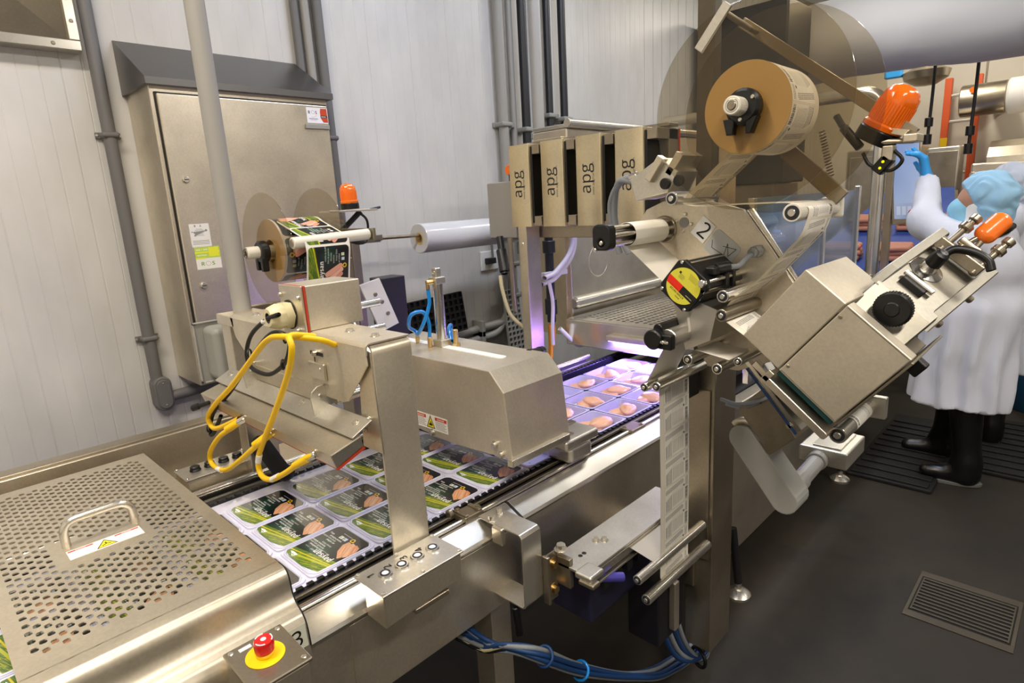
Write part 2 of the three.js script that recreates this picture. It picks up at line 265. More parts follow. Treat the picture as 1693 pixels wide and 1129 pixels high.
{
  const p = thing('conduit', 'grey electrical conduit left of the cabinet ending in an elbow box', 'pipe', [0.74, 0.86, -2.96]);
  part(p, 'pipe', cyl(V(0.735, 0.96, -2.965), V(0.735, 2.9, -2.965), 0.0245, 0.0245, 20), M.greyPipe);
  const e = part(p, 'elbow_box', ext('z', roundRect(0.708, 0.782, 0.83, 0.985, 0.036, 8), -3.0, -2.928, 0.006, [], 2), M.greyPipe);
  part(e, 'cover', ext('z', roundRect(0.718, 0.774, 0.842, 0.972, 0.027, 8), -2.928, -2.922, 0.002), M.greyPipe);
  for (const y of [0.858, 0.957]) part(e, 'screw', capScrew(V(0.746, y, -2.922), V(0, 0, 1), 0.004, 0.002), M.steelBright);
  part(p, 'branch', cyl(V(0.78, 0.885, -2.955), V(1.3, 0.9, -2.955), 0.024, 0.024, 18), M.greyPipe);
  for (const y of [2.01, 1.16]) { const k = part(p, 'clamp', [bx(0.69, 0.78, y - 0.012, y + 0.012, -2.999, -2.985, 0.002), bx(0.703, 0.767, y - 0.012, y + 0.012, -2.99, -2.935, 0.012, 2)], M.greyPipe); part(k, 'screw', [capScrew(V(0.694, y, -2.985), V(0, 0, 1), 0.006), capScrew(V(0.776, y, -2.985), V(0, 0, 1), 0.006)], M.steelBright); }
}
[[1.625, 0.02, 'slim grey conduit hard against the right side of the cabinet'], [1.68, 0.022, 'grey conduit second to the right of the cabinet'], [1.745, 0.026, 'thick grey conduit to the right of the cabinet, farthest from it']].forEach(([x, r, l], i) => {
  const p = thing('conduit', l, 'pipe', [x, 1.3, -2.96]);
  part(p, 'pipe', cyl(V(x, 1.3, -3 + r + 0.006), V(x, CEIL, -3 + r + 0.006), r, r, 18), i === 1 ? M.palePipe : M.greyPipe);
  if (i === 2) part(p, 'clamp', [bx(x - 0.045, x + 0.045, 2.02, 2.045, -2.999, -2.985), bx(x - 0.03, x + 0.03, 2.02, 2.045, -2.99, -2.936, 0.012, 2)], M.greyPipe);
});
// ---------------------------------------------------------------- on the wall, middle
{
  const defs = [[3.02, 0.034, M.palePipe, -2.95, 0.72, 'pale grey conduit on the wall left of the black pipes, down to the floor pipes'], [3.13, 0.022, M.palePipe, -2.96, 1.3, 'slim pale conduit just left of the dark pipes'],
    [3.19, 0.03, M.darkPipe, -2.9, 1.4, 'black pipe behind the thick grey pipe above the gold-toned boxes'], [3.40, 0.018, M.darkPipe, -2.95, 1.3, 'thin dark pipe between the thick grey pipe and the clamped black pipes'],
    [3.475, 0.026, M.darkPipe, -2.93, 1.0, 'clamped black pipe, the nearer to the thick grey pipe'], [3.6, 0.028, M.darkPipe, -2.9, 1.0, 'clamped black pipe, the farther from the thick grey pipe']];
  defs.forEach(([x, r, m, z, y0, l], i) => {
    const p = thing('wall_pipe', l, 'pipe', [x, y0, z]);
    part(p, 'pipe', cyl(V(x, y0, z), V(x, CEIL, z), r, r, 18), m);
    const ys = i === 0 ? [2.16, 1.24, 1.02] : i > 3 ? [2.24 - 0.02 * (i - 4)] : i === 2 ? [2.13] : [];
    for (const y of ys) part(p, 'clamp', [bx(x - r - 0.025, x + r + 0.1 * (i > 3) + 0.03, y - 0.016, y + 0.016, -3.0, -2.985), bx(x - r - 0.014, x + r + 0.014, y - 0.016, y + 0.016, -2.995, z + r + 0.01, 0.012, 2), bx(x + r, x + r + 0.06, y - 0.016, y + 0.016, z - 0.01, z + 0.012, 0.004)], M.greyBox);
  });
  const c = thing('support_pole', 'thick round grey pole rising behind the gold-toned boxes to the ceiling', 'pole', [2.72, 1.0, -2.38]);
  part(c, 'tube', cyl(V(2.72, 1.0, -2.38), V(2.72, CEIL, -2.38), 0.034, 0.034, 24), M.palePipe);
  part(c, 'collar', rod(V(2.72, 2.0, -2.38), V(2.72, 2.03, -2.38), 0.045), M.greyBox);
  for (let i = 0; i < 2; i++) { const y = 0.85 - 0.07 * i; const p = thing('floor_pipe', i ? 'lower of two grey pipes running low along the wall' : 'upper of two grey pipes running low along the wall', 'pipe', [2.6, y - 0.03, -2.94]); part(p, 'pipe', bent([[1.9, y - 0.03, -2.95], [2.95 - 0.1 * i, y, -2.95], [2.99, y + 0.16, -2.95]], 0.026, 0.07), M.palePipe); part(p, 'clamp', bx(2.66, 2.69, y - 0.06, y + 0.05, -3.0, -2.9, 0.004), M.greyBox); }
  const s = thing('wall_socket', 'white wall socket with a dark plug and lead under the film roll', 'socket', [2.85, 1.22, -3.0]);
  part(s, 'plate', bx(2.77, 2.93, 1.215, 1.345, -3.0, -2.985, 0.006), M.white); part(s, 'plug', bx(2.8, 2.88, 1.26, 1.3, -2.985, -2.95, 0.006), M.charcoal); part(s, 'lead', tube([[2.86, 1.3, -2.965], [2.862, 1.36, -2.97], [2.865, 1.45, -2.98]], 0.008), M.greyPipe);
}
{
  const r = thing('film_roll', 'big roll of clear wrapping film on a thin bar along the wall', 'roll', [2.45, 1.4, -2.7]);
  part(r, 'film', lathe([[0.034, 0.004], [0.078, 0], [0.081, 0.003], [0.081, 0.9], [0.078, 0.903], [0.034, 0.9]], V(2.05, 1.49, -2.7), V(2.953, 1.49, -2.7), 40), std(0xd9dade, 0.22, 0, { clearcoat: 0.5 }));
  part(r, 'core', lathe([[0.026, 0], [0.034, 0], [0.034, 0.9], [0.026, 0.9], [0.026, 0]], V(2.052, 1.49, -2.7), V(2.951, 1.49, -2.7)), M.kraft);
  const b = thing('roll_holder', 'thin steel bar and stand carrying the clear film roll', 'stand', [1.62, 0.98, -2.7]);
  part(b, 'bar', cyl(V(1.78, 1.512, -2.7), V(2.96, 1.49, -2.7), 0.009), M.steelDark); part(b, 'arm', bx(1.62, 1.8, 1.493, 1.517, -2.715, -2.69), M.steelDark);
  part(b, 'stop', bx(1.76, 1.81, 1.5, 1.532, -2.72, -2.685, 0.004), M.steelDark); part(b, 'upright', bx(1.62, 1.665, 1.02, 1.53, -2.715, -2.68), M.steelDark);
  part(b, 'foot', [bx(1.62, 1.72, 1.0, 1.06, -2.73, -2.66), bx(1.64, 1.66, 1.0, 1.03, -3.0, -2.7)], M.steelDark); part(b, 'end_stay', bx(2.955, 2.975, 1.47, 1.51, -3.0, -2.69), M.steelDark);
}
for (const [name, label, x, y, w, h, nx, ny, tilt, mat] of [['mesh_tray', 'black square-mesh tray leaning on the wall behind the guard box', 2.06, 0.86, 0.46, 0.25, 11, 6, 0.12, M.charcoal], ['mesh_tray', 'pale grey mesh tray standing behind the steel pillar', 2.9, 0.63, 0.15, 0.44, 4, 12, 0.1, M.greyBox]]) {
  const hs = []; const dx = w / nx, dy = h / ny; for (let i = 0; i < nx; i++) for (let j = 0; j < ny; j++) hs.push(roundRect(i * dx + dx * 0.16, (i + 1) * dx - dx * 0.16, j * dy + dy * 0.16, (j + 1) * dy - dy * 0.16, 0.004, 1));
  const g = ext('z', roundRect(0, w, 0, h, 0.01), 0, 0.02, 0.001, hs); g.rotateX(-tilt); g.rotateZ(mat === M.charcoal ? 0.03 : 0); g.translate(x, y, -2.9);
  const bk = ext('z', roundRect(0.003, w - 0.003, 0.003, h - 0.003, 0.01), -0.004, -0.001, 0); bk.rotateX(-tilt); bk.rotateZ(mat === M.charcoal ? 0.03 : 0); bk.translate(x, y, -2.9);
  const t = thing(name, label, 'tray', [x + w / 2, y, -2.9]); part(t, 'grid', g, mat); part(t, 'backing', bk, mat === M.charcoal ? M.blackRubber : M.greyPipe);
}
// ---------------------------------------------------------------- the packaging line
const X0 = -0.5;
{
  const m = thing('packaging_line', 'long stainless steel packaging line with a film track, rails and legs', 'machine', [1.9, 0, -1.4]);
  part(m, 'front_beam', ext('x', [[0.65, -1.0], [0.846, -1.0], [0.846, -1.03], [0.68, -1.03], [0.66, -1.12], [0.65, -1.12]].reverse(), X0, 2.05, 0.003), M.steel);
  part(m, 'splice_plate', bx(0.5, 0.98, 0.655, 0.843, -1.0, -0.9965, 0.001), M.steel);
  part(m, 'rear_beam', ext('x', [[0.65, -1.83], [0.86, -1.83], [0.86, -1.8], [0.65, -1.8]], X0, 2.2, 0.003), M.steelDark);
  const rail = [[0.85, -0.992], [0.857, -0.989], [0.864, -0.994], [0.888, -1.042], [0.888, -1.05], [0.85, -1.05]].reverse();
  part(m, 'top_rail', ext('x', rail, X0, 1.0, 0.001), M.steelBright); part(m, 'top_rail', ext('x', rail, 1.008, 2.2, 0.001), M.steelBright);
  part(m, 'rail_joint', ext('x', rail, 1.0, 1.008, 0), M.blackRubber); part(m, 'shadow_gap', plain(X0, 2.2, 0.845, 0.851, -1.04, -1.004), M.blackRubber);
  for (const [a, b] of [[X0, 0.9], [0.93, 1.62], [1.65, 2.2]]) part(m, 'guide_rod', rod(V(a, 0.884, -1.066), V(b, 0.884, -1.066), 0.0095), M.polished);
  part(m, 'profile_strip', [bx(X0, 2.2, 0.862, 0.878, -1.1, -1.082, 0.002), bx(X0, 2.2, 0.886, 0.894, -1.1, -1.094, 0.001)], M.steelDark);
  for (const [z0, z1] of [[-1.12, -1.1025], [-1.7, -1.662]]) part(m, 'chain_guide', bx(X0, 3.0, 0.85, 0.893, z0, z1, 0.003), M.blackPlastic);
  for (const z of [-1.114, -1.667]) { const cl = []; for (let x = -0.05; x < 2.9; x += 0.024) cl.push(plain(x, x + 0.014, 0.893, 0.8985, z - 0.0055, z + 0.0055)); part(m, 'chain_clips', cl, M.blackPlastic).userData.kind = 'stuff'; }
  part(m, 'rear_rail', [bx(X0, 2.3, 0.868, 0.884, -1.735, -1.71), rod(V(X0, 0.9, -1.75), V(2.3, 0.9, -1.75), 0.011), bx(X0, 2.3, 0.86, 0.888, -1.81, -1.765, 0.006)], M.steelBright);
  part(m, 'track_bed', plain(X0, 3.0, 0.8, 0.806, -1.7, -1.06), M.charcoal);
  part(m, 'back_panel', bx(X0, 0.78, 0.72, 1.0, -2.06, -2.045, 0.003), M.steel); part(m, 'back_ledge', bx(X0, 0.78, 0.985, 1.006, -2.12, -2.062, 0.003), M.steelDark);
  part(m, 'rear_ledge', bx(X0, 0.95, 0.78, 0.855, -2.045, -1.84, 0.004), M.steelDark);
  const lb = part(m, 'lower_cabinet', bx(2.28, 4.5, 0.12, 0.795, -1.75, -1.0, 0.006), M.steel);
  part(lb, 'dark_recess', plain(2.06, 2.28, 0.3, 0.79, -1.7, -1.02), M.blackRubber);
  part(m, 'end_deck', bx(3.0, 4.6, 0.84, 0.9, -1.8, -0.98, 0.006), M.steelDark);
  for (const [x, z] of [[0.93, -1.05], [0.93, -1.75], [-0.3, -1.05]]) { const l = part(m, 'leg', bx(x - 0.035, x + 0.035, 0.09, 0.655, z - 0.035, z + 0.035), M.steel); part(l, 'foot', [cyl(V(x, 0.02, z), V(x, 0.09, z), 0.012), rod(V(x, 0, z), V(x, 0.02, z), 0.045)], M.steelDark); }
  for (const x of [2.2, 3.55]) { const l = part(m, 'leg', cyl(V(x, 0.06, -0.93), V(x, 0.3, -0.96), 0.016), M.blackRubber); part(l, 'foot', [lathe([[0, 0], [0.05, 0], [0.052, 0.012], [0.03, 0.03], [0.014, 0.034], [0, 0.034]], V(x, 0, -0.93), V(x, 0.034, -0.93)), cyl(V(x, 0.03, -0.93), V(x, 0.07, -0.93), 0.014)], M.steelBright); }
  // a small linkage on the rail beside the bracket
  part(m, 'rail_clamp', [bx(0.865, 0.925, 0.885, 0.9, -1.1, -1.05), bx(0.868, 0.88, 0.86, 0.905, -1.098, -1.052), bx(0.912, 0.924, 0.86, 0.905, -1.098, -1.052), hexBolt(V(0.874, 0.905, -1.09), V(0, 1, 0)), hexBolt(V(0.918, 0.905, -1.064), V(0, 1, 0)), rod(V(0.85, 0.9, -1.1), V(0.862, 0.9, -1.1), 0.012)], M.steelDark);
  part(m, 'rail_clamp', [bx(1.6, 1.68, 0.885, 0.897, -1.1, -1.045), hexBolt(V(1.61, 0.897, -1.085), V(0, 1, 0)), hexBolt(V(1.665, 0.897, -1.055), V(0, 1, 0))], M.steelDark);
}
solo('forming_film', 'continuous clear plastic film lying on the track under the packs', 'film', plain(-0.2, 1.19, 0.886, 0.8885, -1.662, -1.121), M.film);
// ---- printed packs
const packTex = canvasTex(768, 700, (g, w, h) => {   // across: along the line; down: towards the near rail
  g.fillStyle = '#17181a'; g.fillRect(0, 0, w, h);
  let q = g.createRadialGradient(330, 230, 20, 330, 230, 330); q.addColorStop(0, '#14503c'); q.addColorStop(0.55, '#133126'); q.addColorStop(1, 'rgba(23,24,26,0)'); g.fillStyle = q; g.fillRect(120, 0, 520, 520);
  g.fillStyle = '#26282a'; for (let i = 0; i < 6; i++) { g.beginPath(); g.ellipse(300 + i * 60, 130 + i * 70, 90, 26, 0.7, 0, 7); g.fill(); }
  const green = ['#54761f', '#7d9a26', '#46661a', '#8ea52a', '#a8a61f'];   // meadow along the left
  g.save(); g.beginPath(); g.moveTo(0, 0); g.lineTo(150, 0); g.bezierCurveTo(180, 220, 240, 470, 300, h); g.lineTo(0, h); g.closePath(); g.clip(); g.fillStyle = '#4f711d'; g.fillRect(0, 0, w, h);
  for (let i = 0; i < 240; i++) { g.strokeStyle = green[i % 5]; g.lineWidth = 2 + (i % 5); const y = rnd() * h, x = rnd() * 300; g.beginPath(); g.moveTo(x, y); g.lineTo(x + 50 + rnd() * 60, y + 120 + rnd() * 130); g.stroke(); }
  g.strokeStyle = '#d6c81c'; g.lineWidth = 18; g.beginPath(); g.moveTo(96, 0); g.bezierCurveTo(130, 200, 170, 430, 220, h); g.stroke(); g.strokeStyle = '#b9bf2a'; g.lineWidth = 30; g.beginPath(); g.moveTo(60, 120); g.bezierCurveTo(100, 300, 150, 500, 190, h); g.stroke(); g.restore();
  g.fillStyle = '#e9f0e4'; g.beginPath(); g.moveTo(22, 150); g.quadraticCurveTo(60, 90, 72, 40); g.quadraticCurveTo(100, 100, 84, 190); g.quadraticCurveTo(50, 200, 22, 150); g.fill(); g.fillStyle = '#5d8a2c'; g.fillRect(46, 110, 10, 50);
  const up = (text, x, y, f, c) => { g.save(); g.translate(x, y); g.rotate(-Math.PI / 2); g.font = f; g.fillStyle = c; g.fillText(text, 0, 0); g.restore(); };
  up('paysan', 292, 628, 'bold 108px sans-serif', '#f6f4ee'); up('volaille du Québec', 326, 500, '22px sans-serif', '#d9d6cc');
  up('POULET', 262, 300, 'bold 30px sans-serif', '#d8dbd4'); up('chicken', 262, 150, '26px sans-serif', '#d8dbd4');
  for (let i = 0; i < 7; i++) up(['filets de poitrine', 'désossée sans peau', 'boneless skinless', 'breast fillets', 'air chilled', 'élevé sans antibiotiques', 'raised without'][i], 320 + i * 38 + (i > 3 ? 26 : 0), 360 - (i % 3) * 34, (i % 2 ? '' : 'bold ') + '36px sans-serif', '#f4f2ea');
  g.fillStyle = '#e9ecd2'; g.fillRect(598, 236, 54, 66); g.fillStyle = '#cfe0ee'; g.fillRect(598, 316, 54, 66); g.fillStyle = '#7b8f63'; g.fillRect(610, 250, 30, 16); g.fillRect(610, 330, 30, 14); up('450 g', 618, 130, 'bold 34px sans-serif', '#f0eee6');
  for (let i = 0; i < 9; i++) { g.fillStyle = '#d8d6cc'; g.fillRect(690, 220 + i * 22, 8, 14); }
  g.strokeStyle = '#f0c400'; g.lineWidth = 17; g.beginPath(); g.ellipse(668, 452, 26, 30, 0, 0, 7); g.stroke(); g.fillStyle = '#f0c400'; g.fillRect(640, 470, 16, 30);
  g.translate(62, 92); g.scale(0.86, 0.88);
  const blob = (pts, c) => { g.fillStyle = c; g.beginPath(); pts.forEach(([x, y], i) => (i ? g.lineTo(x, y) : g.moveTo(x, y))); g.closePath(); g.fill(); };   // chicken strips
  g.lineJoin = 'round'; g.lineWidth = 16;
  [[[[330, 610], [430, 470], [560, 392], [650, 398], [640, 470], [520, 540], [380, 636]], '#e9a878'], [[[392, 656], [470, 556], [590, 470], [668, 480], [650, 570], [540, 632], [440, 682]], '#f0b78c'], [[[470, 690], [540, 620], [640, 548], [672, 560], [648, 640], [560, 690]], '#e59c6c']].forEach(([p, c]) => { g.strokeStyle = c; blob(p, c); g.beginPath(); p.forEach(([x, y], i) => (i ? g.lineTo(x, y) : g.moveTo(x, y))); g.closePath(); g.stroke(); });
  g.strokeStyle = '#c87b4c'; g.lineWidth = 5; for (const l of [[[372, 640], [520, 545], [640, 476]], [[436, 684], [548, 630], [652, 560]], [[440, 560], [560, 470]], [[520, 590], [620, 520]]]) { g.beginPath(); l.forEach(([x, y], i) => (i ? g.lineTo(x, y) : g.moveTo(x, y))); g.stroke(); }
  g.strokeStyle = '#f9d6b2'; g.lineWidth = 8; for (const l of [[[400, 560], [560, 440]], [[470, 620], [600, 530]], [[540, 668], [620, 610]]]) { g.beginPath(); l.forEach(([x, y], i) => (i ? g.lineTo(x, y) : g.moveTo(x, y))); g.stroke(); }
});
const printMat = std(0xffffff, 0.22, 0, { map: packTex, clearcoat: 0.6 });
const PACK = { w: 0.146, d: 0.1375 };
function labelShape(x0, x1, z0, z1) {   // rounded at the +x end, an arc at the -x end
  const p = [], r = 0.016; for (let k = 0; k <= 5; k++) { const t = k / 5 * Math.PI / 2; p.push([x1 - r + r * Math.cos(t), z1 - r + r * Math.sin(t)]); }
  for (let k = 0; k <= 12; k++) { const t = k / 12; p.push([x0 + 0.004 - 0.009 * Math.sin(t * Math.PI) + 0.008 * (1 - t) * (1 - t), z1 - (z1 - z0) * t]); }
  for (let k = 0; k <= 5; k++) { const t = k / 5 * Math.PI / 2; p.push([x1 - r + r * Math.sin(t), z0 + r - r * Math.cos(t)]); }
  return p;
}
let packProto;
function makePack(label, group, at) {
  const t = thing('chicken_pack', label, 'food pack', at, group);
  const [x, y, z] = at, g = ext('y', roundRect(x - 0.083, x + 0.083, z - 0.0765, z + 0.0765, 0.014), y, y + 0.004, 0.0012, [], 2);
  const tr = part(t, 'tray', g, M.film);
  const rim = roundRect(x - 0.0775, x + 0.0775, z - 0.0715, z + 0.0715, 0.02, 5).map(([a, b]) => [a, y + 0.0045, b]);
  part(tr, 'rim', tube(rim, 0.003, true, 48, 6), M.film);
  const lg = ext('y', labelShape(x - 0.0725, x + 0.0735, z - 0.0688, z + 0.0688), y + 0.004, y + 0.0058, 0);
  const p = lg.attributes.position, uv = lg.attributes.uv; for (let i = 0; i < p.count; i++) uv.setXY(i, (p.getX(i) - (x - 0.0745)) / 0.148, 1 - (p.getZ(i) - (z - 0.0688)) / 0.1376);
  part(t, 'label', lg, printMat, 'dark printed label with a green meadow edge');
  return t;
}
const ROWS = ['in the near row', 'in the middle row', 'in the wall-side row'];
for (let k = 0; k < 7; k++) for (let r = 0; r < 3; r++) {
  const at = [0.061 + 0.173 * k, 0.8887, -1.212 - 0.1585 * r];
  const w = k < 2 ? ['under the outer end of the perforated cover', 'under the middle of the perforated cover'][k] : ['half under the inner edge of the perforated cover', 'first fully clear of the perforated cover', 'second clear of the perforated cover', 'just before the guard box', 'tucked under the guard box'][k - 2];
  const label = `printed chicken pack ${ROWS[r]}, ${w}`;
  if (!packProto) packProto = makePack(label, 'labelled chicken packs on the film', at);
  else { const c = packProto.clone(); c.name = numbered('chicken_pack'); c.position.set(...at); c.userData = { label, category: 'food pack', group: 'labelled chicken packs on the film' }; scene.add(c); }
}
// ---- open trays with chicken beyond the guard box
{
  const mk = (x, y, z) => {   // a clear tub: flange, sloping walls, floor
    const ring = (a, b, r, yy) => roundRect(x - a, x + a, z - b, z + b, r, 4).map(([p, q]) => [p, yy, q]);
    const L = [ring(0.084, 0.077, 0.012, y), ring(0.076, 0.07, 0.02, y + 0.0005), ring(0.07, 0.064, 0.022, y - 0.03), ring(0.06, 0.055, 0.02, y - 0.034), ring(0.002, 0.002, 0.001, y - 0.034)], n = L[0].length, pos = [], idx = [];
    L.forEach((l) => l.forEach((p) => pos.push(...p))); for (let i = 0; i < L.length - 1; i++) for (let j = 0; j < n; j++) { const a = i * n + j, b = i * n + (j + 1) % n; idx.push(a, b, a + n, b, b + n, a + n); }
    const g = new THREE.BufferGeometry(); g.setAttribute('position', new THREE.Float32BufferAttribute(pos, 3)); g.setIndex(idx); const f = toCreasedNormals(g, 0.7); return planarUV(f);
  };
  const tub = std(0xc6c2f2, 0.1, 0, { side: THREE.DoubleSide, clearcoat: 0.7 });
  let proto;
  const COL = ['right behind the guard box', 'second behind the guard box', 'third behind the guard box', 'fourth behind the guard box', 'last before the steel cover', 'at the edge of the steel cover', 'first under the steel cover', 'second under the steel cover', 'third under the steel cover'];
  for (let k = 0; k < 7; k++) for (let r = 0; r < 3; r++) {
    const at = [1.275 + 0.173 * k, 0.8892, -1.212 - 0.1585 * r], lab = `unlabelled clear tray ${ROWS[r]}, ${COL[k]}`;
    if (!proto) { proto = thing('open_tray', lab, 'tray', at, 'open trays behind the guard box'); part(proto, 'tub', mk(...at), tub); }
    else { const c = proto.clone(); c.name = numbered('open_tray'); c.position.set(...at); c.userData = { label: lab, category: 'tray', group: 'open trays behind the guard box' }; scene.add(c); }
    if (k > 0 && !(r === 2 && k < 4)) {
      const gs = []; for (let q = 0; q < 2; q++) { const s = new THREE.SphereGeometry(1, 20, 14), p = s.attributes.position; for (let i = 0; i < p.count; i++) { const v = V(p.getX(i), p.getY(i), p.getZ(i)), d = 1 + 0.22 * noise.noise(v.x * 1.4 + k * 3 + q, v.y * 1.4 + r * 5, v.z * 1.4) ; p.setXYZ(i, v.x * 0.05 * d, v.y * 0.017 * d, v.z * (0.032 - 0.008 * v.x) * d); } s.rotateY(0.5 + k * 0.7 + r + q * 1.1); s.translate(at[0] + (q - 0.5) * 0.022, at[1] - 0.022 + q * 0.014, at[2] + (q - 0.5) * 0.024); s.computeVertexNormals(); gs.push(s); }
      solo('chicken_portion', `raw chicken in the tray ${ROWS[r]}, ${COL[k]}`, 'chicken', gs, M.chicken, 'raw chicken in the open trays');
    }
  }
}
// ---- perforated cover at the outer end
{
  const c = thing('perforated_cover', 'perforated stainless steel cover with a bow handle over the film track', 'cover', [0.21, 0.84, -1.45]);
  const x0 = 0.012, x1 = 0.411, zB = -1.93, zF = -1.075, hs = [];
  for (let j = 0; j < 56; j++) for (let i = 0; i < 30; i++) {
    if ((i + j) % 2) continue; const x = 0.042 + i * 0.0134, z = -1.895 + j * 0.0144; if (x < x0 + 0.02 || x > x1 - 0.028 || z > -1.118) continue;
    if (x > 0.115 && x < 0.292 && z > -1.525 && z < -1.385 && !(x - 0.115 > 0.06 && z < -1.505)) continue;
    hs.push(roundRect(x - 0.0054, x + 0.0054, z - 0.0064, z + 0.0064, 0.0024, 1));
  }
  part(c, 'top', ext('y', [[x0, zB], [x1, zB], [x1, zF], [x0, zF]], 0.9975, 1.0, 0, hs), M.coverSteel);
  part(c, 'front_skirt', sheet('x', [[0.99875, -1.08], [0.99875, -1.04], [0.938, -1.032], [0.918, -0.99], [0.835, -0.982]], 0.0025, x0, x1, 0.024), M.coverSteel);
  part(c, 'back_skirt', sheet('x', [[0.99875, -1.925], [0.99875, -1.95], [0.93, -1.952]], 0.0025, x0, x1, 0.012), M.coverSteel);
  part(c, 'seal', sheet('x', [[0.9965, -1.08], [0.9965, -1.042], [0.936, -1.034], [0.916, -0.993], [0.86, -0.986]], 0.002, x1, x1 + 0.004, 0.024), M.blackRubber);
  part(c, 'handle', bent([[0.145, 0.999, -1.489], [0.145, 1.055, -1.489], [0.272, 1.055, -1.489], [0.272, 0.999, -1.489]], 0.0085, 0.03), M.steelBright);
  const dt = canvasTex(640, 200, (g, w, h) => {
    g.fillStyle = '#f2efe8'; g.fillRect(0, 0, w, h); g.fillStyle = '#c9381f'; g.fillRect(10, 14, 210, 26); g.fillRect(410, 14, 216, 26); g.fillStyle = '#f3ece0'; g.font = 'bold 22px sans-serif'; g.fillText('DANGER', 70, 35); g.fillText('DANGER', 470, 35);
    g.fillStyle = '#e8dd1c'; g.strokeStyle = '#17150c'; g.lineWidth = 9; g.beginPath(); g.moveTo(315, 30); g.lineTo(400, 178); g.lineTo(230, 178); g.closePath(); g.fill(); g.stroke(); g.lineWidth = 11; g.beginPath(); g.moveTo(275, 150); g.lineTo(320, 120); g.lineTo(352, 140); g.moveTo(318, 122); g.lineTo(312, 84); g.stroke(); });
  part(c, 'danger_sticker', plate(V(0.139, 1.0, -1.418), V(0.134, 0, 0), V(0, 0, -0.044), 0.0006), std(0xffffff, 0.45, 0, { map: dt }), 'white danger sticker with a yellow triangle');
  const tag = part(c, 'number_tag', plate(V(0.372, 0.866, -0.983), V(0.036, 0, 0), V(0, 0.045, -0.005), 0.001), std(0xcfd0be, 0.5), 'pale tag with the number 3');
  part(tag, 'number', letters('3', 0.03, V(0.378, 0.874, -0.9825), V(1, 0, 0), V(0, 0.995, -0.1).normalize()), M.blackPlastic);
}
{
  const t = thing('emergency_stop', 'steel box with a red mushroom stop button on a yellow disc', 'button box', [0.335, 0.8, -0.965]);
  // the box leans a little towards the aisle
  const tilt = (g) => g.translate(-0.325, -0.905, 0.965).rotateX(0.05).translate(0.325, 0.905, -0.965);
  part(t, 'box', tilt(bx(0.278, 0.372, 0.835, 0.9, -1.018, -0.908, 0.004, 2)), M.steel); part(t, 'lid', tilt(bx(0.275, 0.375, 0.9, 0.907, -1.021, -0.905, 0.003, 2)), M.steelDark);
  for (const [x, z] of [[0.285, -1.01], [0.365, -1.01], [0.285, -0.916], [0.365, -0.916]]) part(t, 'screw', tilt(capScrew(V(x, 0.907, z), V(0, 1, 0), 0.0045, 0.002)), M.steelBright);
  part(t, 'yellow_disc', tilt(rod(V(0.324, 0.907, -0.967), V(0.324, 0.909, -0.967), 0.031, 0.0008, 40)), M.yellow);
  const b = part(t, 'stop_button', tilt(lathe([[0.0, 0], [0.0125, 0], [0.0125, 0.006], [0.0155, 0.009], [0.0162, 0.024], [0.0145, 0.028], [0, 0.029]], V(0.324, 0.909, -0.967), V(0.324, 0.938, -0.967))), M.red);
  part(b, 'collar', tilt(rod(V(0.324, 0.909, -0.967), V(0.324, 0.915, -0.967), 0.0145, 0.001)), M.yellow);
  part(b, 'white_mark', tilt(join([rod(V(0.324, 0.938, -0.967), V(0.324, 0.9385, -0.967), 0.0045, 0.0002), ...[0.3, 2.4, 4.5].map((a) => new THREE.TorusGeometry(0.0135, 0.0011, 6, 12, 1.2).rotateX(Math.PI / 2).rotateY(a).translate(0.324, 0.9375, -0.967))])), M.white);
  part(t, 'name_plate', tilt(plate(V(0.297, 0.907, -1.002), V(0.02, 0, 0), V(0, 0, -0.008))), M.white);
  part(t, 'bracket', [bx(0.29, 0.36, 0.815, 0.836, -1.036, -0.93, 0.003), bx(0.29, 0.36, 0.74, 0.836, -1.056, -1.036, 0.003)], M.steel); t.position.add(V(-0.019, 0.043, 0.056));
}
// ---- button boxes
function buttonBox(name, label, x, y, z, flip) {
  const t = thing(name, label, 'button box', [x, y - 0.07, z]);
  part(t, 'box', ext('z', [[x - 0.098, y - 0.075], [x + 0.1, y - 0.065], [x + 0.1, y - 0.004], [x - 0.098, y - 0.004]], flip ? z - 0.05 : z - 0.021, z + 0.05, 0.003), M.steel); part(t, 'lid', bx(x - 0.102, x + 0.104, y - 0.004, y, z - 0.053, z + 0.054, 0.002), M.alu);
  for (const [a, b] of [[-0.095, -0.046], [0.0, -0.046], [0.097, -0.046], [-0.095, 0.047], [0.0, 0.047], [0.097, 0.047]]) part(t, 'screw', capScrew(V(x + a, y, z + b), V(0, 1, 0), 0.0045, 0.004), M.steelBright);
  for (let i = 0; i < 4; i++) {
    const px = x - 0.057 + i * 0.0405, pz = z - 0.003;
    const b = part(t, 'button', lathe([[0.0065, 0], [0.0155, 0], [0.0155, 0.003], [0.0135, 0.006], [0.0075, 0.006], [0.0075, 0.004], [0, 0.004]], V(px, y, pz), V(px, y + 0.006, pz)), flip ? M.blackPlastic : M.polished);
    if (!flip) { part(b, 'cap', rod(V(px, y + 0.003, pz), V(px, y + 0.007, pz), 0.0072, 0.001), M.white); part(b, 'ring', new THREE.TorusGeometry(0.0092, 0.0016, 8, 28).rotateX(Math.PI / 2).translate(px, y + 0.0062, pz), M.darkPipe); part(t, 'number', letters(String(i + 1), 0.016, V(px - 0.013, y + 0.0005, pz - 0.016), V(0, 0, -1), V(-1, 0, 0)), M.blackPlastic); }
    else part(b, 'cap', rod(V(px, y + 0.004, pz), V(px, y + 0.014, pz), 0.0135, 0.002), M.blackPlastic);
  }
  part(t, 'bottom_lip', bx(x - 0.03, x + 0.06, y - 0.082, y - 0.07, z - 0.018, z + 0.052, 0.003), M.steelDark);
}
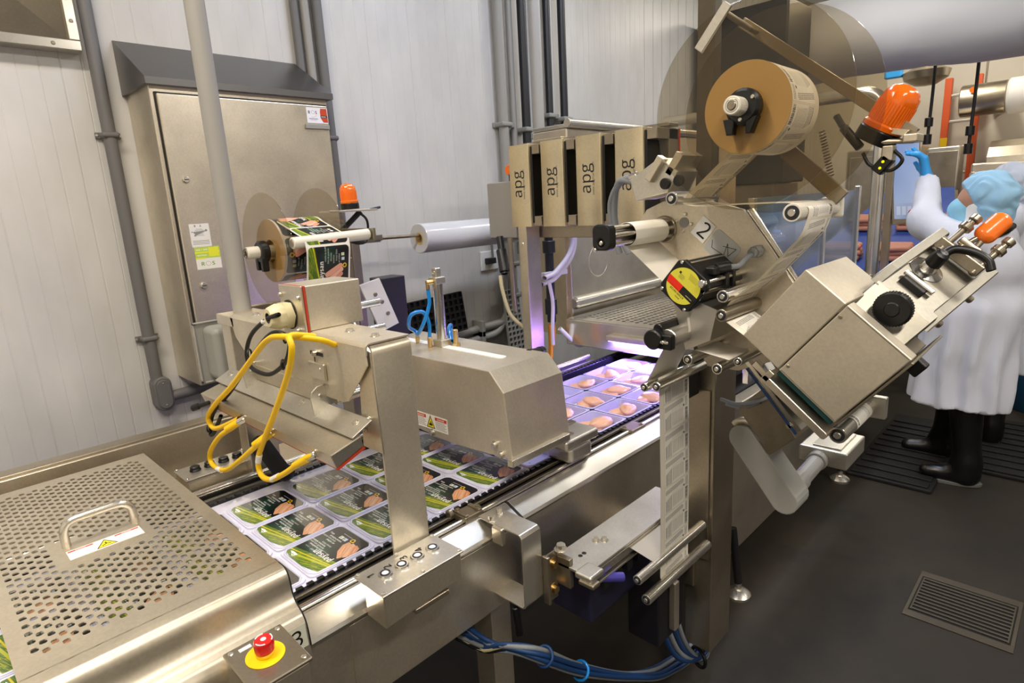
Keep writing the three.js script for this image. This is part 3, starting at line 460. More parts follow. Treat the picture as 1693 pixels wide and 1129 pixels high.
buttonBox('button_box', 'steel box with four white push buttons numbered 1 to 4 on the near rail', 0.634, 0.93, -0.965, false);
buttonBox('button_box', 'steel box with four black push buttons on the wall side of the track', 0.565, 0.94, -1.83, true);
// ---------------------------------------------------------------- label checking beam across the track
{
  const t = thing('inspection_beam', 'bent steel beam across the track with a sensor box, cable gland and slanted light bar', 'machine', [0.64, 0.93, -1.3]);
  part(t, 'beam', [ext('x', [[1.398, -1.66], [1.398, -0.99], [1.36, -0.985], [1.268, -1.075], [1.262, -1.1], [1.262, -1.5], [1.28, -1.55], [1.345, -1.64]].reverse(), 0.6, 0.604, 0.001), sheet('z', [[0.602, 1.38], [0.602, 1.403], [0.708, 1.403]], 0.004, -1.66, -0.985, 0.012)], M.satin);
  for (const [x, z] of [[0.655, -1.03], [0.655, -1.13], [0.64, -1.58]]) part(t, 'bolt', hexBolt(V(x, 1.405, z), V(0, 1, 0), 0.008, 0.007), M.steelBright);
  part(t, 'rear_post', bx(0.61, 0.7, 0.9, 1.39, -1.76, -1.7, 0.003), M.steel);
  part(t, 'rear_foot', bx(0.6, 0.71, 1.37, 1.4, -1.76, -1.64, 0.003), M.steel);
  const b = part(t, 'sensor_box', bx(0.606, 0.745, 1.405, 1.508, -1.325, -1.215, 0.003), M.satin);
  part(b, 'front_plate', bx(0.596, 0.602, 1.392, 1.508, -1.325, -1.217, 0.002), M.steel); part(b, 'seal', bx(0.602, 0.606, 1.392, 1.508, -1.326, -1.214, 0.0005), M.redSeal);
  for (const [y, z] of [[1.485, -1.316], [1.482, -1.23], [1.405, -1.25]]) part(b, 'screw', hexBolt(V(0.596, y, z), V(-1, 0, 0), 0.0055, 0.006), M.steelBright);
  const g = part(t, 'cable_gland', join([cyl(V(0.596, 1.44, -1.283), V(0.576, 1.44, -1.283), 0.033, 0.033, 6), lathe([[0.029, 0], [0.03, 0.012], [0.024, 0.03], [0.02, 0.034], [0.012, 0.034]], V(0.577, 1.44, -1.283), V(0.543, 1.44, -1.283))]), M.cream);
  part(g, 'gland_ring', cyl(V(0.5965, 1.44, -1.283), V(0.594, 1.44, -1.283), 0.034, 0.034, 24), M.blackRubber);
  for (const [y, z] of [[1.36, -1.19], [1.325, -1.17]]) part(t, 'bolt', hexBolt(V(0.6, y, z), V(-1, 0, 0), 0.006, 0.009), M.steelBright);
  part(t, 'slot', [plain(0.5985, 0.6, 1.355, 1.363, -1.215, -1.16), plain(0.5985, 0.6, 1.31, 1.35, -1.2, -1.198)], M.charcoal);
  part(t, 'gusset', bx(0.592, 0.6, 1.3, 1.34, -1.22, -1.15, 0.012, 2), M.steel);
  // near strap down to the button box
  part(t, 'strap', sheet('x', [[1.399, -1.075], [1.399, -0.982], [0.902, -0.982]], 0.005, 0.612, 0.708, 0.02, 0.0008), M.satin);
  part(t, 'strap_web', ext('x', [[1.385, -1.03], [1.385, -0.985], [1.17, -0.975], [1.17, -1.05]].reverse(), 0.609, 0.613, 0.0008), M.steel);
  for (const [y, z] of [[1.235, -1.02], [1.215, -1.038]]) part(t, 'strap_bolt', hexBolt(V(0.609, y, z), V(-1, 0, 0), 0.0075, 0.008), M.steelBright);
  // light bar
  const L = part(t, 'light_bar', ext('z', [[0.505, 1.197], [0.515, 1.166], [0.579, 1.192], [0.577, 1.217]], -1.7, -1.0, 0.001), M.steel);
  part(L, 'window_seal', ext('z', [[0.515, 1.166], [0.517, 1.162], [0.583, 1.187], [0.58, 1.191]], -1.7, -0.997, 0), M.redSeal);
  part(L, 'end_cap', ext('z', [[0.507, 1.196], [0.516, 1.169], [0.577, 1.193], [0.575, 1.214]], -1.0, -0.998, 0), M.steelBright);
  part(L, 'seam', ext('z', [[0.505, 1.1975], [0.577, 1.2185], [0.577, 1.2165], [0.505, 1.1955]].reverse(), -1.32, -1.318, 0), M.steelBright);
  part(t, 'bar_plate', ext('z', [[0.557, 1.2155], [0.605, 1.2395], [0.603, 1.2435], [0.555, 1.2195]], -1.72, -0.995, 0.0008), M.alu);
  for (const z of [-1.68, -1.26, -1.03]) part(t, 'bolt', hexBolt(V(0.585, 1.234, z), V(-0.45, 0.89, 0), 0.006, 0.006), M.steelBright);
  for (const z of [-1.17, -1.53]) {
    const e = part(t, 'hinge_ear', ext('z', [[0.566, 1.226], [0.562, 1.262], [0.566, 1.28], [0.58, 1.29], [0.602, 1.292], [0.625, 1.288], [0.625, 1.245]].reverse(), z - 0.002, z + 0.002, 0.0008), M.alu);
    part(e, 'screw', capScrew(V(0.585, 1.268, z + 0.002), V(0, 0, 1), 0.006, 0.004), M.steelBright);
    part(t, 'hinge_foot', ext('y', roundRect(0.556, 0.602, z - 0.03, z + 0.004, 0.015), 1.2225, 1.226, 0.0008).translate(-0.58, -1.226, 0).rotateZ(0.45).translate(0.58, 1.232, 0), M.alu);
  }
  part(t, 'cross_strip', bx(0.597, 0.6, 1.243, 1.283, -1.53, -1.17, 0.001), M.steel);
  const yel = [[[0.598, 1.39, -1.1], [0.56, 1.41, -1.09], [0.5, 1.425, -1.12], [0.5, 1.406, -1.205], [0.5, 1.338, -1.322], [0.5, 1.264, -1.445], [0.5, 1.19, -1.582], [0.5, 1.14, -1.655], [0.5, 1.115, -1.637], [0.5, 1.125, -1.582], [0.507, 1.177, -1.45]],
    [[0.56, 1.415, -1.11], [0.5, 1.43, -1.09], [0.49, 1.41, -1.069], [0.49, 1.357, -1.098], [0.49, 1.264, -1.181], [0.49, 1.154, -1.288], [0.49, 1.103, -1.328], [0.49, 1.069, -1.323], [0.49, 1.071, -1.274], [0.49, 1.11, -1.191], [0.497, 1.164, -1.102], [0.507, 1.181, -1.07]],
    [[0.507, 1.184, -1.416], [0.49, 1.16, -1.45], [0.48, 1.118, -1.531], [0.48, 1.048, -1.626], [0.48, 1.015, -1.619], [0.48, 1.026, -1.529], [0.48, 1.083, -1.417], [0.485, 1.155, -1.297], [0.505, 1.183, -1.26]]];
  for (const p of yel) part(t, 'yellow_cable', tube(p, 0.0065, false, 120), M.yellowCable);
  part(t, 'black_cable', tube([[0.543, 1.44, -1.283], [0.55, 1.451, -1.24], [0.55, 1.428, -1.321], [0.55, 1.385, -1.408], [0.55, 1.334, -1.451], [0.55, 1.3, -1.433], [0.55, 1.298, -1.341], [0.55, 1.331, -1.259], [0.55, 1.365, -1.219], [0.555, 1.4, -1.22], [0.54, 1.408, -1.265], [0.53, 1.348, -1.36], [0.52, 1.242, -1.5], [0.51, 1.15, -1.64], [0.51, 1.08, -1.69], [0.51, 1.09, -1.66], [0.515, 1.15, -1.6]], 0.0052, false, 200), M.blackCable);
  part(t, 'cable_tie', [[0.525, 1.35, -1.37], [0.55, 1.335, -1.255], [0.55, 1.4, -1.225], [0.505, 1.1, -1.68]].map((p) => new THREE.TorusGeometry(0.011, 0.0022, 6, 16).rotateY(0.8).translate(...p)), M.blackPlastic);
  part(t, 'cable_marker', [cyl(V(0.55, 1.433, -1.297), V(0.55, 1.426, -1.327), 0.0056), cyl(V(0.49, 1.122, -1.314), V(0.49, 1.1, -1.3285), 0.0069), cyl(V(0.49, 1.075, -1.262), V(0.49, 1.095, -1.222), 0.0069), cyl(V(0.48, 1.013, -1.59), V(0.48, 1.018, -1.555), 0.0069)], M.white);
  for (const [p, q] of [[[0.51, 1.184, -1.416], [0.485, 1.163, -1.45]], [[0.51, 1.183, -1.266], [0.487, 1.16, -1.297]], [[0.51, 1.182, -1.067], [0.494, 1.155, -1.115]]]) { const c = part(t, 'connector', rod(V(...p), V(...p).lerp(V(...q), 0.55), 0.0085), M.polished); part(c, 'connector_body', cyl(V(...p).lerp(V(...q), 0.5), V(...p).lerp(V(...q), 1.35), 0.0095, 0.0075), M.yellowCable); }
  part(t, 'knob', [rod(V(0.5, 1.188, -1.62), V(0.475, 1.18, -1.64), 0.006), rod(V(0.478, 1.181, -1.638), V(0.462, 1.176, -1.65), 0.009)], M.blackPlastic);
  t.position.set(0.666, 0.919, -1.345);
}
{
  const b = thing('junction_box', 'pale grey enclosure with chamfered lid behind the inspection beam', 'box', [0.7, 1.13, -2.0]);
  part(b, 'flange', ext('z', roundRect(0.602, 0.83, 1.16, 1.35, 0.012), -1.955, -1.945, 0.002), M.greyBox);
  part(b, 'rim', tube(roundRect(0.604, 0.828, 1.162, 1.348, 0.012).map(([x, y]) => [x, y, -1.944]), 0.0035, true, 60, 8), M.palePipe);
  part(b, 'lid', new RoundedBoxGeometry(0.2, 0.165, 0.1, 2, 0.02).translate(0.725, 1.256, -1.9), M.greyBox);
  part(b, 'screw', capScrew(V(0.65, 1.2, -1.85), V(0, 0, 1), 0.005, 0.003), M.blackPlastic);
  part(b, 'stand', bx(0.7, 0.76, 0.86, 1.16, -1.98, -1.94, 0.003), M.steelDark);
}
{
  const p = thing('support_pole', 'grey pole in front of the cabinet rising from the label dispenser to the ceiling', 'pole', [0.7, 0.86, -1.8]);
  part(p, 'tube', cyl(V(0.7, 0.86, -1.8), V(0.7, CEIL, -1.8), 0.026, 0.026, 24), M.palePipe);
  part(p, 'foot', rod(V(0.7, 0.856, -1.8), V(0.7, 0.88, -1.8), 0.05), M.steelDark);
  solo('hose', 'short black ribbed hose beside the track under the light bar', 'hose', [tube([[0.66, 0.98, -1.72], [0.64, 1.02, -1.66], [0.66, 0.95, -1.6], [0.7, 0.91, -1.66]], 0.024, false, 40, 12)], M.blackRubber);
}
// ---------------------------------------------------------------- label dispenser on the wall side
const webTex = canvasTex(600, 512, (g, w, h) => {   // one picture label on white liner, read with the line
  g.fillStyle = '#eeebe4'; g.fillRect(0, 0, w, h); g.save(); g.beginPath(); g.roundRect(24, 14, w - 48, h - 30, 46); g.clip(); g.fillStyle = '#17181a'; g.fillRect(0, 0, w, h);
  const q = g.createRadialGradient(300, 130, 10, 300, 130, 220); q.addColorStop(0, '#15503d'); q.addColorStop(1, 'rgba(23,24,26,0)'); g.fillStyle = q; g.fillRect(80, 0, 420, 420);
  g.fillStyle = '#4f711d'; g.beginPath(); g.moveTo(0, 0); g.lineTo(110, 0); g.quadraticCurveTo(140, 260, 210, h); g.lineTo(0, h); g.fill(); for (let i = 0; i < 70; i++) { g.strokeStyle = ['#7d9a26', '#46661a', '#a8a61f', '#8ea52a'][i % 4]; g.lineWidth = 3 + i % 5; const x = rnd() * 120, y = rnd() * h; g.beginPath(); g.moveTo(x, y); g.lineTo(x + 36, y + 120); g.stroke(); }
  g.strokeStyle = '#d6c81c'; g.lineWidth = 16; g.beginPath(); g.moveTo(86, 0); g.quadraticCurveTo(130, 260, 190, h); g.stroke();
  const up = (s, x, y, f, c) => { g.save(); g.translate(x, y); g.rotate(-Math.PI / 2); g.font = f; g.fillStyle = c; g.fillText(s, 0, 0); g.restore(); };
  up('paysan', 226, 470, 'bold 80px sans-serif', '#f6f4ee'); for (let i = 0; i < 6; i++) up(['volaille du Québec', 'filets de poitrine', 'désossée', 'boneless', 'breast fillets', 'air chilled'][i], 260 + i * 38, 210 + (i % 2) * 30, '27px sans-serif', '#e4e2da');
  g.fillStyle = '#e9ecd2'; g.fillRect(470, 110, 42, 40); g.fillStyle = '#cfe0ee'; g.fillRect(474, 170, 42, 40); g.strokeStyle = '#f0c400'; g.lineWidth = 14; g.beginPath(); g.ellipse(520, 280, 22, 25, 0, 0, 7); g.stroke();
  g.lineCap = 'round'; for (const [c, l, x0, y0, x1, y1] of [['#e9a890', 66, 280, 380, 460, 280], ['#f0b7a2', 66, 330, 430, 470, 330], ['#e39c86', 56, 390, 460, 470, 390]]) { g.strokeStyle = c; g.lineWidth = l; g.beginPath(); g.moveTo(x0, y0); g.lineTo(x1, y1); g.stroke(); } g.strokeStyle = '#c97f64'; g.lineWidth = 6; for (const [x0, y0, x1, y1] of [[300, 420, 460, 310], [350, 460, 480, 360]]) { g.beginPath(); g.moveTo(x0, y0); g.lineTo(x1, y1); g.stroke(); }
  g.restore();
});
{
  const Y = 1.55, Z = -1.8;
  const t = thing('label_dispenser', 'label dispenser on the wall side with two smoked discs, spindle and guide rollers', 'machine', [0.95, 0.88, -1.85]);
  for (const [x, r] of [[0.8, 0.171], [0.972, 0.18]]) part(t, 'disc', rod(V(x, Y, Z), V(x + 0.004, Y, Z), r, 0.001, 72), M.smoke, 'smoked clear disc');
  const sp = part(t, 'spindle', rod(V(0.735, Y, Z), V(1.06, Y, Z), 0.018), M.whitePlastic);
  part(sp, 'spindle_end', [rod(V(0.734, Y, Z), V(0.7345, Y, Z), 0.0125), rod(V(0.73, Y, Z), V(0.735, Y, Z), 0.007)], M.steelDark);
  const hub = part(t, 'hub', rod(V(0.772, Y, Z), V(0.798, Y, Z), 0.033, 0.005), M.blackPlastic); part(hub, 'lug', [bx(0.77, 0.79, Y - 0.055, Y - 0.02, Z - 0.026, Z - 0.008), bx(0.77, 0.79, Y - 0.058, Y - 0.02, Z + 0.008, Z + 0.024)], M.blackPlastic);
  part(t, 'guide_roller', rod(V(0.792, 1.575, -1.62), V(1.04, 1.583, -1.62), 0.0165), M.whitePlastic); part(t, 'roller_bolt', rod(V(0.789, 1.575, -1.62), V(0.793, 1.575, -1.62), 0.011), M.steelDark);
  part(t, 'side_plate', ext('x', [[1.3, -1.88], [1.6, -1.88], [1.6, -1.6], [1.565, -1.6], [1.56, -1.845], [1.3, -1.845]].reverse(), 1.045, 1.055, 0.001), M.steelDark);
  part(t, 'column', bx(1.055, 1.115, 0.86, 1.5, -1.93, -1.85), M.steelDark); part(t, 'arm', bx(0.73, 1.06, 1.36, 1.39, -1.86, -1.825, 0.003), M.steelDark);
  part(t, 'guide_roller', rod(V(0.85, 1.36, -1.66), V(1.08, 1.365, -1.66), 0.0125), M.polished); part(t, 'guide_roller', rod(V(0.82, 1.29, -1.6), V(1.05, 1.295, -1.6), 0.012), M.polished);
  part(t, 'white_bracket', ext('z', [[1.13, 1.4], [1.215, 1.415], [1.28, 1.24], [1.2, 1.22]].reverse(), -1.86, -1.85, 0.001), M.white);
  for (const [x, y] of [[1.19, 1.36], [1.215, 1.33], [1.235, 1.285]]) part(t, 'screw', capScrew(V(x, y, -1.85), V(0, 0, 1), 0.008, 0.005), M.steelDark);
  part(t, 'motor_box', bx(1.235, 1.34, 1.17, 1.41, -1.95, -1.87, 0.004), M.charcoal);
  part(t, 'applicator_roller', rod(V(0.735, 1.18, -1.38), V(0.9, 1.19, -1.38), 0.014), M.polished);
  const r = thing('label_roll', 'roll of dark picture labels between the smoked discs of the label dispenser', 'label roll', [0.89, 1.44, Z]);
  const rollMat = std(0xffffff, 0.3, 0, { map: webTex }); webTex.repeat.set(1, 1);
  const wr = new THREE.CylinderGeometry(0.094, 0.094, 0.156, 56, 1, true); const uv = wr.attributes.uv; for (let i = 0; i < uv.count; i++) { const a = uv.getX(i), b = uv.getY(i); uv.setXY(i, 1 - b, a * 5 + 0.35); }
  part(r, 'paper', lathe([[0.038, 0.001], [0.0935, 0], [0.0935, 0.156], [0.038, 0.155]], V(0.81, Y, Z), V(0.966, Y, Z), 56), M.kraft);
  part(r, 'labels', wr.rotateZ(-Math.PI / 2).translate(0.888, Y, Z), rollMat);
  part(r, 'core', lathe([[0.034, 0], [0.038, 0], [0.038, 0.156], [0.034, 0.156]], V(0.81, Y, Z), V(0.966, Y, Z)), M.kraft);
  const lm = std(0xffffff, 0.3, 0, { map: webTex, side: THREE.DoubleSide });
  part(r, 'label_web', web([[1.643, -1.79], [1.635, -1.76], [1.594, -1.635], [1.588, -1.605], [1.55, -1.6], [1.37, -1.645], [1.34, -1.64], [1.28, -1.585], [1.15, -1.48]], 0.822, 0.962, 0.118, 0.012, 0.02), lm);
}
function beacon(name, label, p, dir, s, wire) {
  const t = thing(name, label, 'warning lamp', p.toArray()), d = dir.clone().normalize(), at = (k) => p.clone().addScaledVector(d, k * s);
  part(t, 'base', lathe([[0, 0], [0.046 * s, 0], [0.046 * s, 0.028 * s], [0.043 * s, 0.032 * s]], at(0), at(0.032)), M.blackPlastic);
  const pr = [[0.045, 0.0], [0.0455, 0.01], [0.041, 0.014], [0.041, 0.06], [0.038, 0.078], [0.029, 0.091], [0.015, 0.098], [0, 0.1]].map(([a, b]) => [a * s, b * s]);
  const l = part(t, 'lens', lathe(pr, at(0.032), at(0.132), 40), M.amber); const ribs = [];
  const e1 = V(0, 0, 1).cross(d).normalize(), e2 = d.clone().cross(e1);
  for (let i = 0; i < 40; i++) { const a = i / 40 * 2 * Math.PI, o = e1.clone().multiplyScalar(Math.cos(a) * 0.041 * s).addScaledVector(e2, Math.sin(a) * 0.041 * s); ribs.push(cyl(at(0.048).add(o), at(0.092).add(o), 0.0012 * s, 0.0012 * s, 5)); }
  part(l, 'ribs', ribs, M.orange); part(t, 'bulb', [rod(at(0.033), at(0.06), 0.012 * s), new THREE.SphereGeometry(0.016 * s, 16, 12).translate(...at(0.074).toArray())], M.orange);
  return t;
}
beacon('warning_lamp', 'small orange warning lamp above the label dispenser', V(1.068, 1.66, -1.75), V(-0.05, 1, 0), 0.62);
{
  const b = thing('lamp_bracket', 'thin steel bracket and looped black lead under the small orange lamp', 'bracket', [1.07, 1.5, -1.78]);
  part(b, 'shelf', bx(0.975, 1.15, 1.652, 1.658, -1.785, -1.72, 0.001), M.steel); part(b, 'strut', cyl(V(1.02, 1.55, -1.83), V(1.11, 1.652, -1.76), 0.009), M.charcoal); part(b, 'pin', cyl(V(1.14, 1.656, -1.75), V(1.18, 1.662, -1.75), 0.004), M.charcoal);
  part(b, 'lead', tube([[1.09, 1.65, -1.74], [1.115, 1.62, -1.735], [1.11, 1.56, -1.74], [1.08, 1.55, -1.75], [1.04, 1.57, -1.76], [1.02, 1.58, -1.79]], 0.004, false, 60), M.blackCable); part(b, 'plug', rod(V(1.1, 1.553, -1.743), V(1.06, 1.56, -1.755), 0.008), M.charcoal);
}
// ---------------------------------------------------------------- guard box over the film
{
  const t = thing('guard_box', 'brushed steel guard box with a slanted end, air cylinder and warning sticker', 'guard', [1.165, 0.97, -1.38]);
  const side = [[0.988, -1.055], [1.17, -1.075], [1.222, -1.125], [1.222, -1.72], [1.0, -1.72], [0.975, -1.3]];
  part(t, 'shell', ext('x', side, 1.045, 1.285, 0.003, [], 2), M.satin);
  part(t, 'slot_cover', ext('y', roundRect(1.155, 1.185, -1.68, -1.19, 0.013), 1.2215, 1.224, 0.0006), M.white);
  const cy = part(t, 'air_cylinder', rod(V(1.172, 1.24, -1.47), V(1.172, 1.425, -1.47), 0.0165), M.polished);
  part(cy, 'end_block', [bx(1.153, 1.191, 1.42, 1.442, -1.489, -1.451, 0.003), bx(1.161, 1.183, 1.44, 1.47, -1.481, -1.459, 0.004), rod(V(1.161, 1.456, -1.47), V(1.16, 1.456, -1.47), 0.005)], M.alu);
  part(cy, 'foot_block', bx(1.152, 1.192, 1.222, 1.245, -1.492, -1.448, 0.003), M.alu); part(cy, 'fitting', [rod(V(1.155, 1.428, -1.47), V(1.132, 1.428, -1.475), 0.008), rod(V(1.137, 1.405, -1.474), V(1.137, 1.432, -1.474), 0.006)], M.brass);
  part(t, 'fitting', [rod(V(1.196, 1.222, -1.43), V(1.196, 1.275, -1.43), 0.0085), cyl(V(1.196, 1.222, -1.43), V(1.196, 1.232, -1.43), 0.013, 0.013, 6)], M.brass); part(t, 'fitting', [rod(V(1.14, 1.222, -1.49), V(1.14, 1.255, -1.49), 0.008), rod(V(1.157, 1.222, -1.577), V(1.157, 1.25, -1.577), 0.007)], M.brass);
  part(t, 'air_hose', tube([[1.137, 1.405, -1.474], [1.137, 1.36, -1.474], [1.12, 1.3, -1.49], [1.125, 1.262, -1.53], [1.15, 1.26, -1.57], [1.157, 1.25, -1.577]], 0.006, false, 60), M.blueHose);
  part(t, 'air_hose', tube([[1.14, 1.255, -1.49], [1.142, 1.3, -1.49], [1.13, 1.335, -1.5], [1.1, 1.33, -1.52], [1.105, 1.29, -1.545], [1.15, 1.262, -1.577]], 0.006, false, 60), M.blueHose);
  for (const d of [0, 0.012]) part(t, 'air_hose', tube([[1.2, 1.235, -1.45 - d], [1.23, 1.252 + d, -1.49 - d], [1.28, 1.25 + d, -1.55], [1.32, 1.225, -1.6], [1.34, 1.17, -1.64]], 0.006, false, 50), M.blueHose);
  part(t, 'latch', [rod(V(1.27, 1.213, -1.19), V(1.345, 1.2, -1.21), 0.013), rod(V(1.335, 1.202, -1.207), V(1.36, 1.198, -1.214), 0.0155)], M.blackPlastic);
  for (const [y, z] of [[1.017, -1.119], [0.995, -1.095], [0.99, -1.39]]) part(t, 'bolt', hexBolt(V(1.045, y, z), V(-1, 0, 0), 0.0085, 0.01), M.steelBright);
  part(t, 'hinge_bar', bx(1.03, 1.27, 0.975, 0.996, -1.062, -1.04, 0.003), M.steelBright);
  const w = canvasTex(480, 160, (g, W, h) => {
    g.fillStyle = '#efece4'; g.fillRect(0, 0, W, h); g.fillStyle = '#c23a1d'; g.fillRect(8, 12, 150, 36); g.fillRect(296, 12, 172, 36); g.fillStyle = '#f1e5da'; g.font = 'bold 26px sans-serif'; g.fillText('DANGER', 26, 40); g.fillText('DANGER', 328, 40); g.fillStyle = '#77736c';
    for (let i = 0; i < 6; i++) { g.fillRect(12, 60 + i * 15, 120 + (i % 3) * 12, 5); g.fillRect(300, 60 + i * 15, 140 + (i % 2) * 20, 5); }
    g.fillStyle = '#e2cf16'; g.strokeStyle = '#17150c'; g.lineWidth = 9; g.beginPath(); g.moveTo(226, 14); g.lineTo(284, 140); g.lineTo(168, 140); g.closePath(); g.fill(); g.stroke(); g.fillStyle = '#17150c'; g.fillRect(200, 96, 52, 22); g.fillRect(222, 74, 14, 24); });
  part(t, 'warning_sticker', plate(V(1.0445, 0.999, -1.466), V(0, 0, 0.15), V(0, 0.046, 0)), std(0xffffff, 0.45, 0, { map: w }), 'white warning sticker with a yellow triangle');
  const s = thing('guard_stand', 'machined steel block and post holding the guard box on the near rail', 'stand', [1.32, 0.885, -1.06]);
  part(s, 'block', bx(1.245, 1.4, 0.945, 0.975, -1.17, -1.035, 0.008, 2), M.alu); part(s, 'post', bx(1.27, 1.375, 0.8945, 0.946, -1.14, -1.04, 0.014, 3), M.alu);
  for (const [x, z] of [[1.28, -1.075], [1.36, -1.13]]) { const k = part(s, 'clamp_slot', bx(x - 0.02, x + 0.035, 0.975, 0.979, z - 0.012, z + 0.012, 0.001), M.steelDark); part(k, 'bolt', hexBolt(V(x - 0.005, 0.979, z), V(0, 1, 0), 0.0085, 0.01), M.steelBright); }
}
// ---------------------------------------------------------------- bracket and belt arm under the rail
{
  const t = thing('hanging_bracket', 'wide bent steel bracket bolted on the near rail and hanging in front of the beam', 'bracket', [0.93, 0.69, -0.92]);
  part(t, 'strap', sheet('x', [[0.894, -1.04], [0.894, -0.893], [0.7, -0.893], [0.7, -0.998]], 0.005, 0.897, 0.962, 0.014, 0.0008), M.steelBright);
  part(t, 'ear', bx(0.888, 0.902, 0.85, 0.894, -0.985, -0.95, 0.004), M.steel);
  for (const [x, z] of [[0.905, -1.0], [0.945, -1.012]]) part(t, 'bolt', hexBolt(V(x, 0.8965, z), V(0, 1, 0), 0.0085, 0.012), M.steelBright);
  const a = thing('label_conveyor', 'long aluminium belt arm with a latch, hinged on the hanging bracket below the rail', 'conveyor arm', [1.3, 0.66, -0.86]);
  part(a, 'hinge', [ext('z', [[0.965, 0.685], [1.006, 0.685], [1.006, 0.815], [0.965, 0.815]], -0.885, -0.88, 0.001), bx(0.96, 0.97, 0.685, 0.815, -0.89, -0.87), bx(1.005, 1.02, 0.72, 0.8, -0.885, -0.84, 0.003)], M.steelDark);
  for (const y of [0.785, 0.715]) part(a, 'bolt', hexBolt(V(0.988, y, -0.88), V(0, 0, 1), 0.011, 0.011), M.brass);
  part(a, 'bolt', hexBolt(V(1.012, 0.815, -0.872), V(0, 1, 0), 0.012, 0.014), M.steelBright);
  part(a, 'deck', ext('y', [[1.005, -0.875], [1.02, -0.9], [1.5, -0.9], [1.5, -0.79], [1.04, -0.79], [1.005, -0.82]].reverse(), 0.774, 0.782, 0.001), M.alu);
  part(a, 'side_channel', [bx(1.02, 1.5, 0.748, 0.772, -0.805, -0.79, 0.002), bx(1.02, 1.5, 0.735, 0.742, -0.81, -0.785, 0.002)], M.steelBright);
  const l = part(a, 'latch', bx(0.99, 1.045, 0.772, 0.79, -0.815, -0.765, 0.006, 2), M.alu); part(l, 'hook', bx(0.985, 1.015, 0.764, 0.776, -0.8, -0.755, 0.004), M.steelDark);
  for (const [x, z] of [[1.14, -0.86], [1.155, -0.845]]) part(a, 'bolt', hexBolt(V(x, 0.782, z), V(0, 1, 0), 0.008, 0.009), M.steelBright);
  for (const x of [1.06, 1.075]) part(a, 'hole', rod(V(x, 0.7815, -0.85), V(x, 0.7825, -0.85), 0.006, 0.0002), M.blackPlastic);
  part(a, 'belt', [bx(1.04, 1.5, 0.73, 0.77, -0.89, -0.81, 0.012, 2)], M.blackRubber); part(a, 'motor_housing', bx(1.06, 1.34, 0.6, 0.735, -0.95, -0.82, 0.006), std(0x24243c, 0.4)); part(a, 'clips', [0, 1, 2, 3, 4].map((i) => bx(1.08 + i * 0.05, 1.105 + i * 0.05, 0.7, 0.73, -0.82, -0.79, 0.003)), M.charcoal);
  part(a, 'pulley', rod(V(1.03, 0.745, -0.83), V(1.13, 0.72, -0.77), 0.012), std(0x4a44a0, 0.4));
}
// ---------------------------------------------------------------- printing units and the hood behind
const APG = ['first of four, at the wall end', 'second of four, counted from the wall', 'third of four, counted from the wall', 'last of four, beside the labelling head'];
for (let i = 0; i < 4; i++) {
  const z0 = -1.935 + i * 0.187, z1 = z0 + 0.118 + i * 0.002;
  const t = thing('control_unit', `tall gold-toned box, ${APG[i]}`, 'control box', [2.06, 1.545, (z0 + z1) / 2], 'gold-toned boxes hanging in a row');
  part(t, 'front', sheet('y', [[2.13, z0 - 0.001], [2.001, z0], [2.0, z1], [2.13, z1 + 0.001]], 0.003, 1.545, 1.895, 0.006), M.gold, 'gold-toned steel front');
  part(t, 'core', bx(2.01, 2.1, 1.56, 1.885, z0 + 0.006, z1 + 0.012, 0.004), M.blackPlastic);
  part(t, 'side_plate', [bx(2.1, 2.17, 1.548, 1.89, z1 - 0.004, z1 + 0.05, 0.002), bx(2.012, 2.165, 1.85, 1.889, z1 + 0.004, z1 + 0.05, 0.002), bx(2.012, 2.165, 1.548, 1.59, z1 + 0.004, z1 + 0.05, 0.002)], M.steelDark);
  part(t, 'logo', letters('apg', 0.052, V(1.9993, 1.67, z0 + 0.073), V(0, 1, 0), V(0, 0, -1), 0.0006), M.charcoal, 'black lettering');
  part(t, 'web_address', letters('www.apgmark.com', 0.0105, V(1.9993, 1.665, z0 + 0.09), V(0, 1, 0), V(0, 0, -1), 0.0006), M.charcoal);
  if (i === 3) part(t, 'edge_seal', bx(2.172, 2.176, 1.548, 1.89, z1 + 0.046, z1 + 0.054, 0.001), M.redSeal);
}
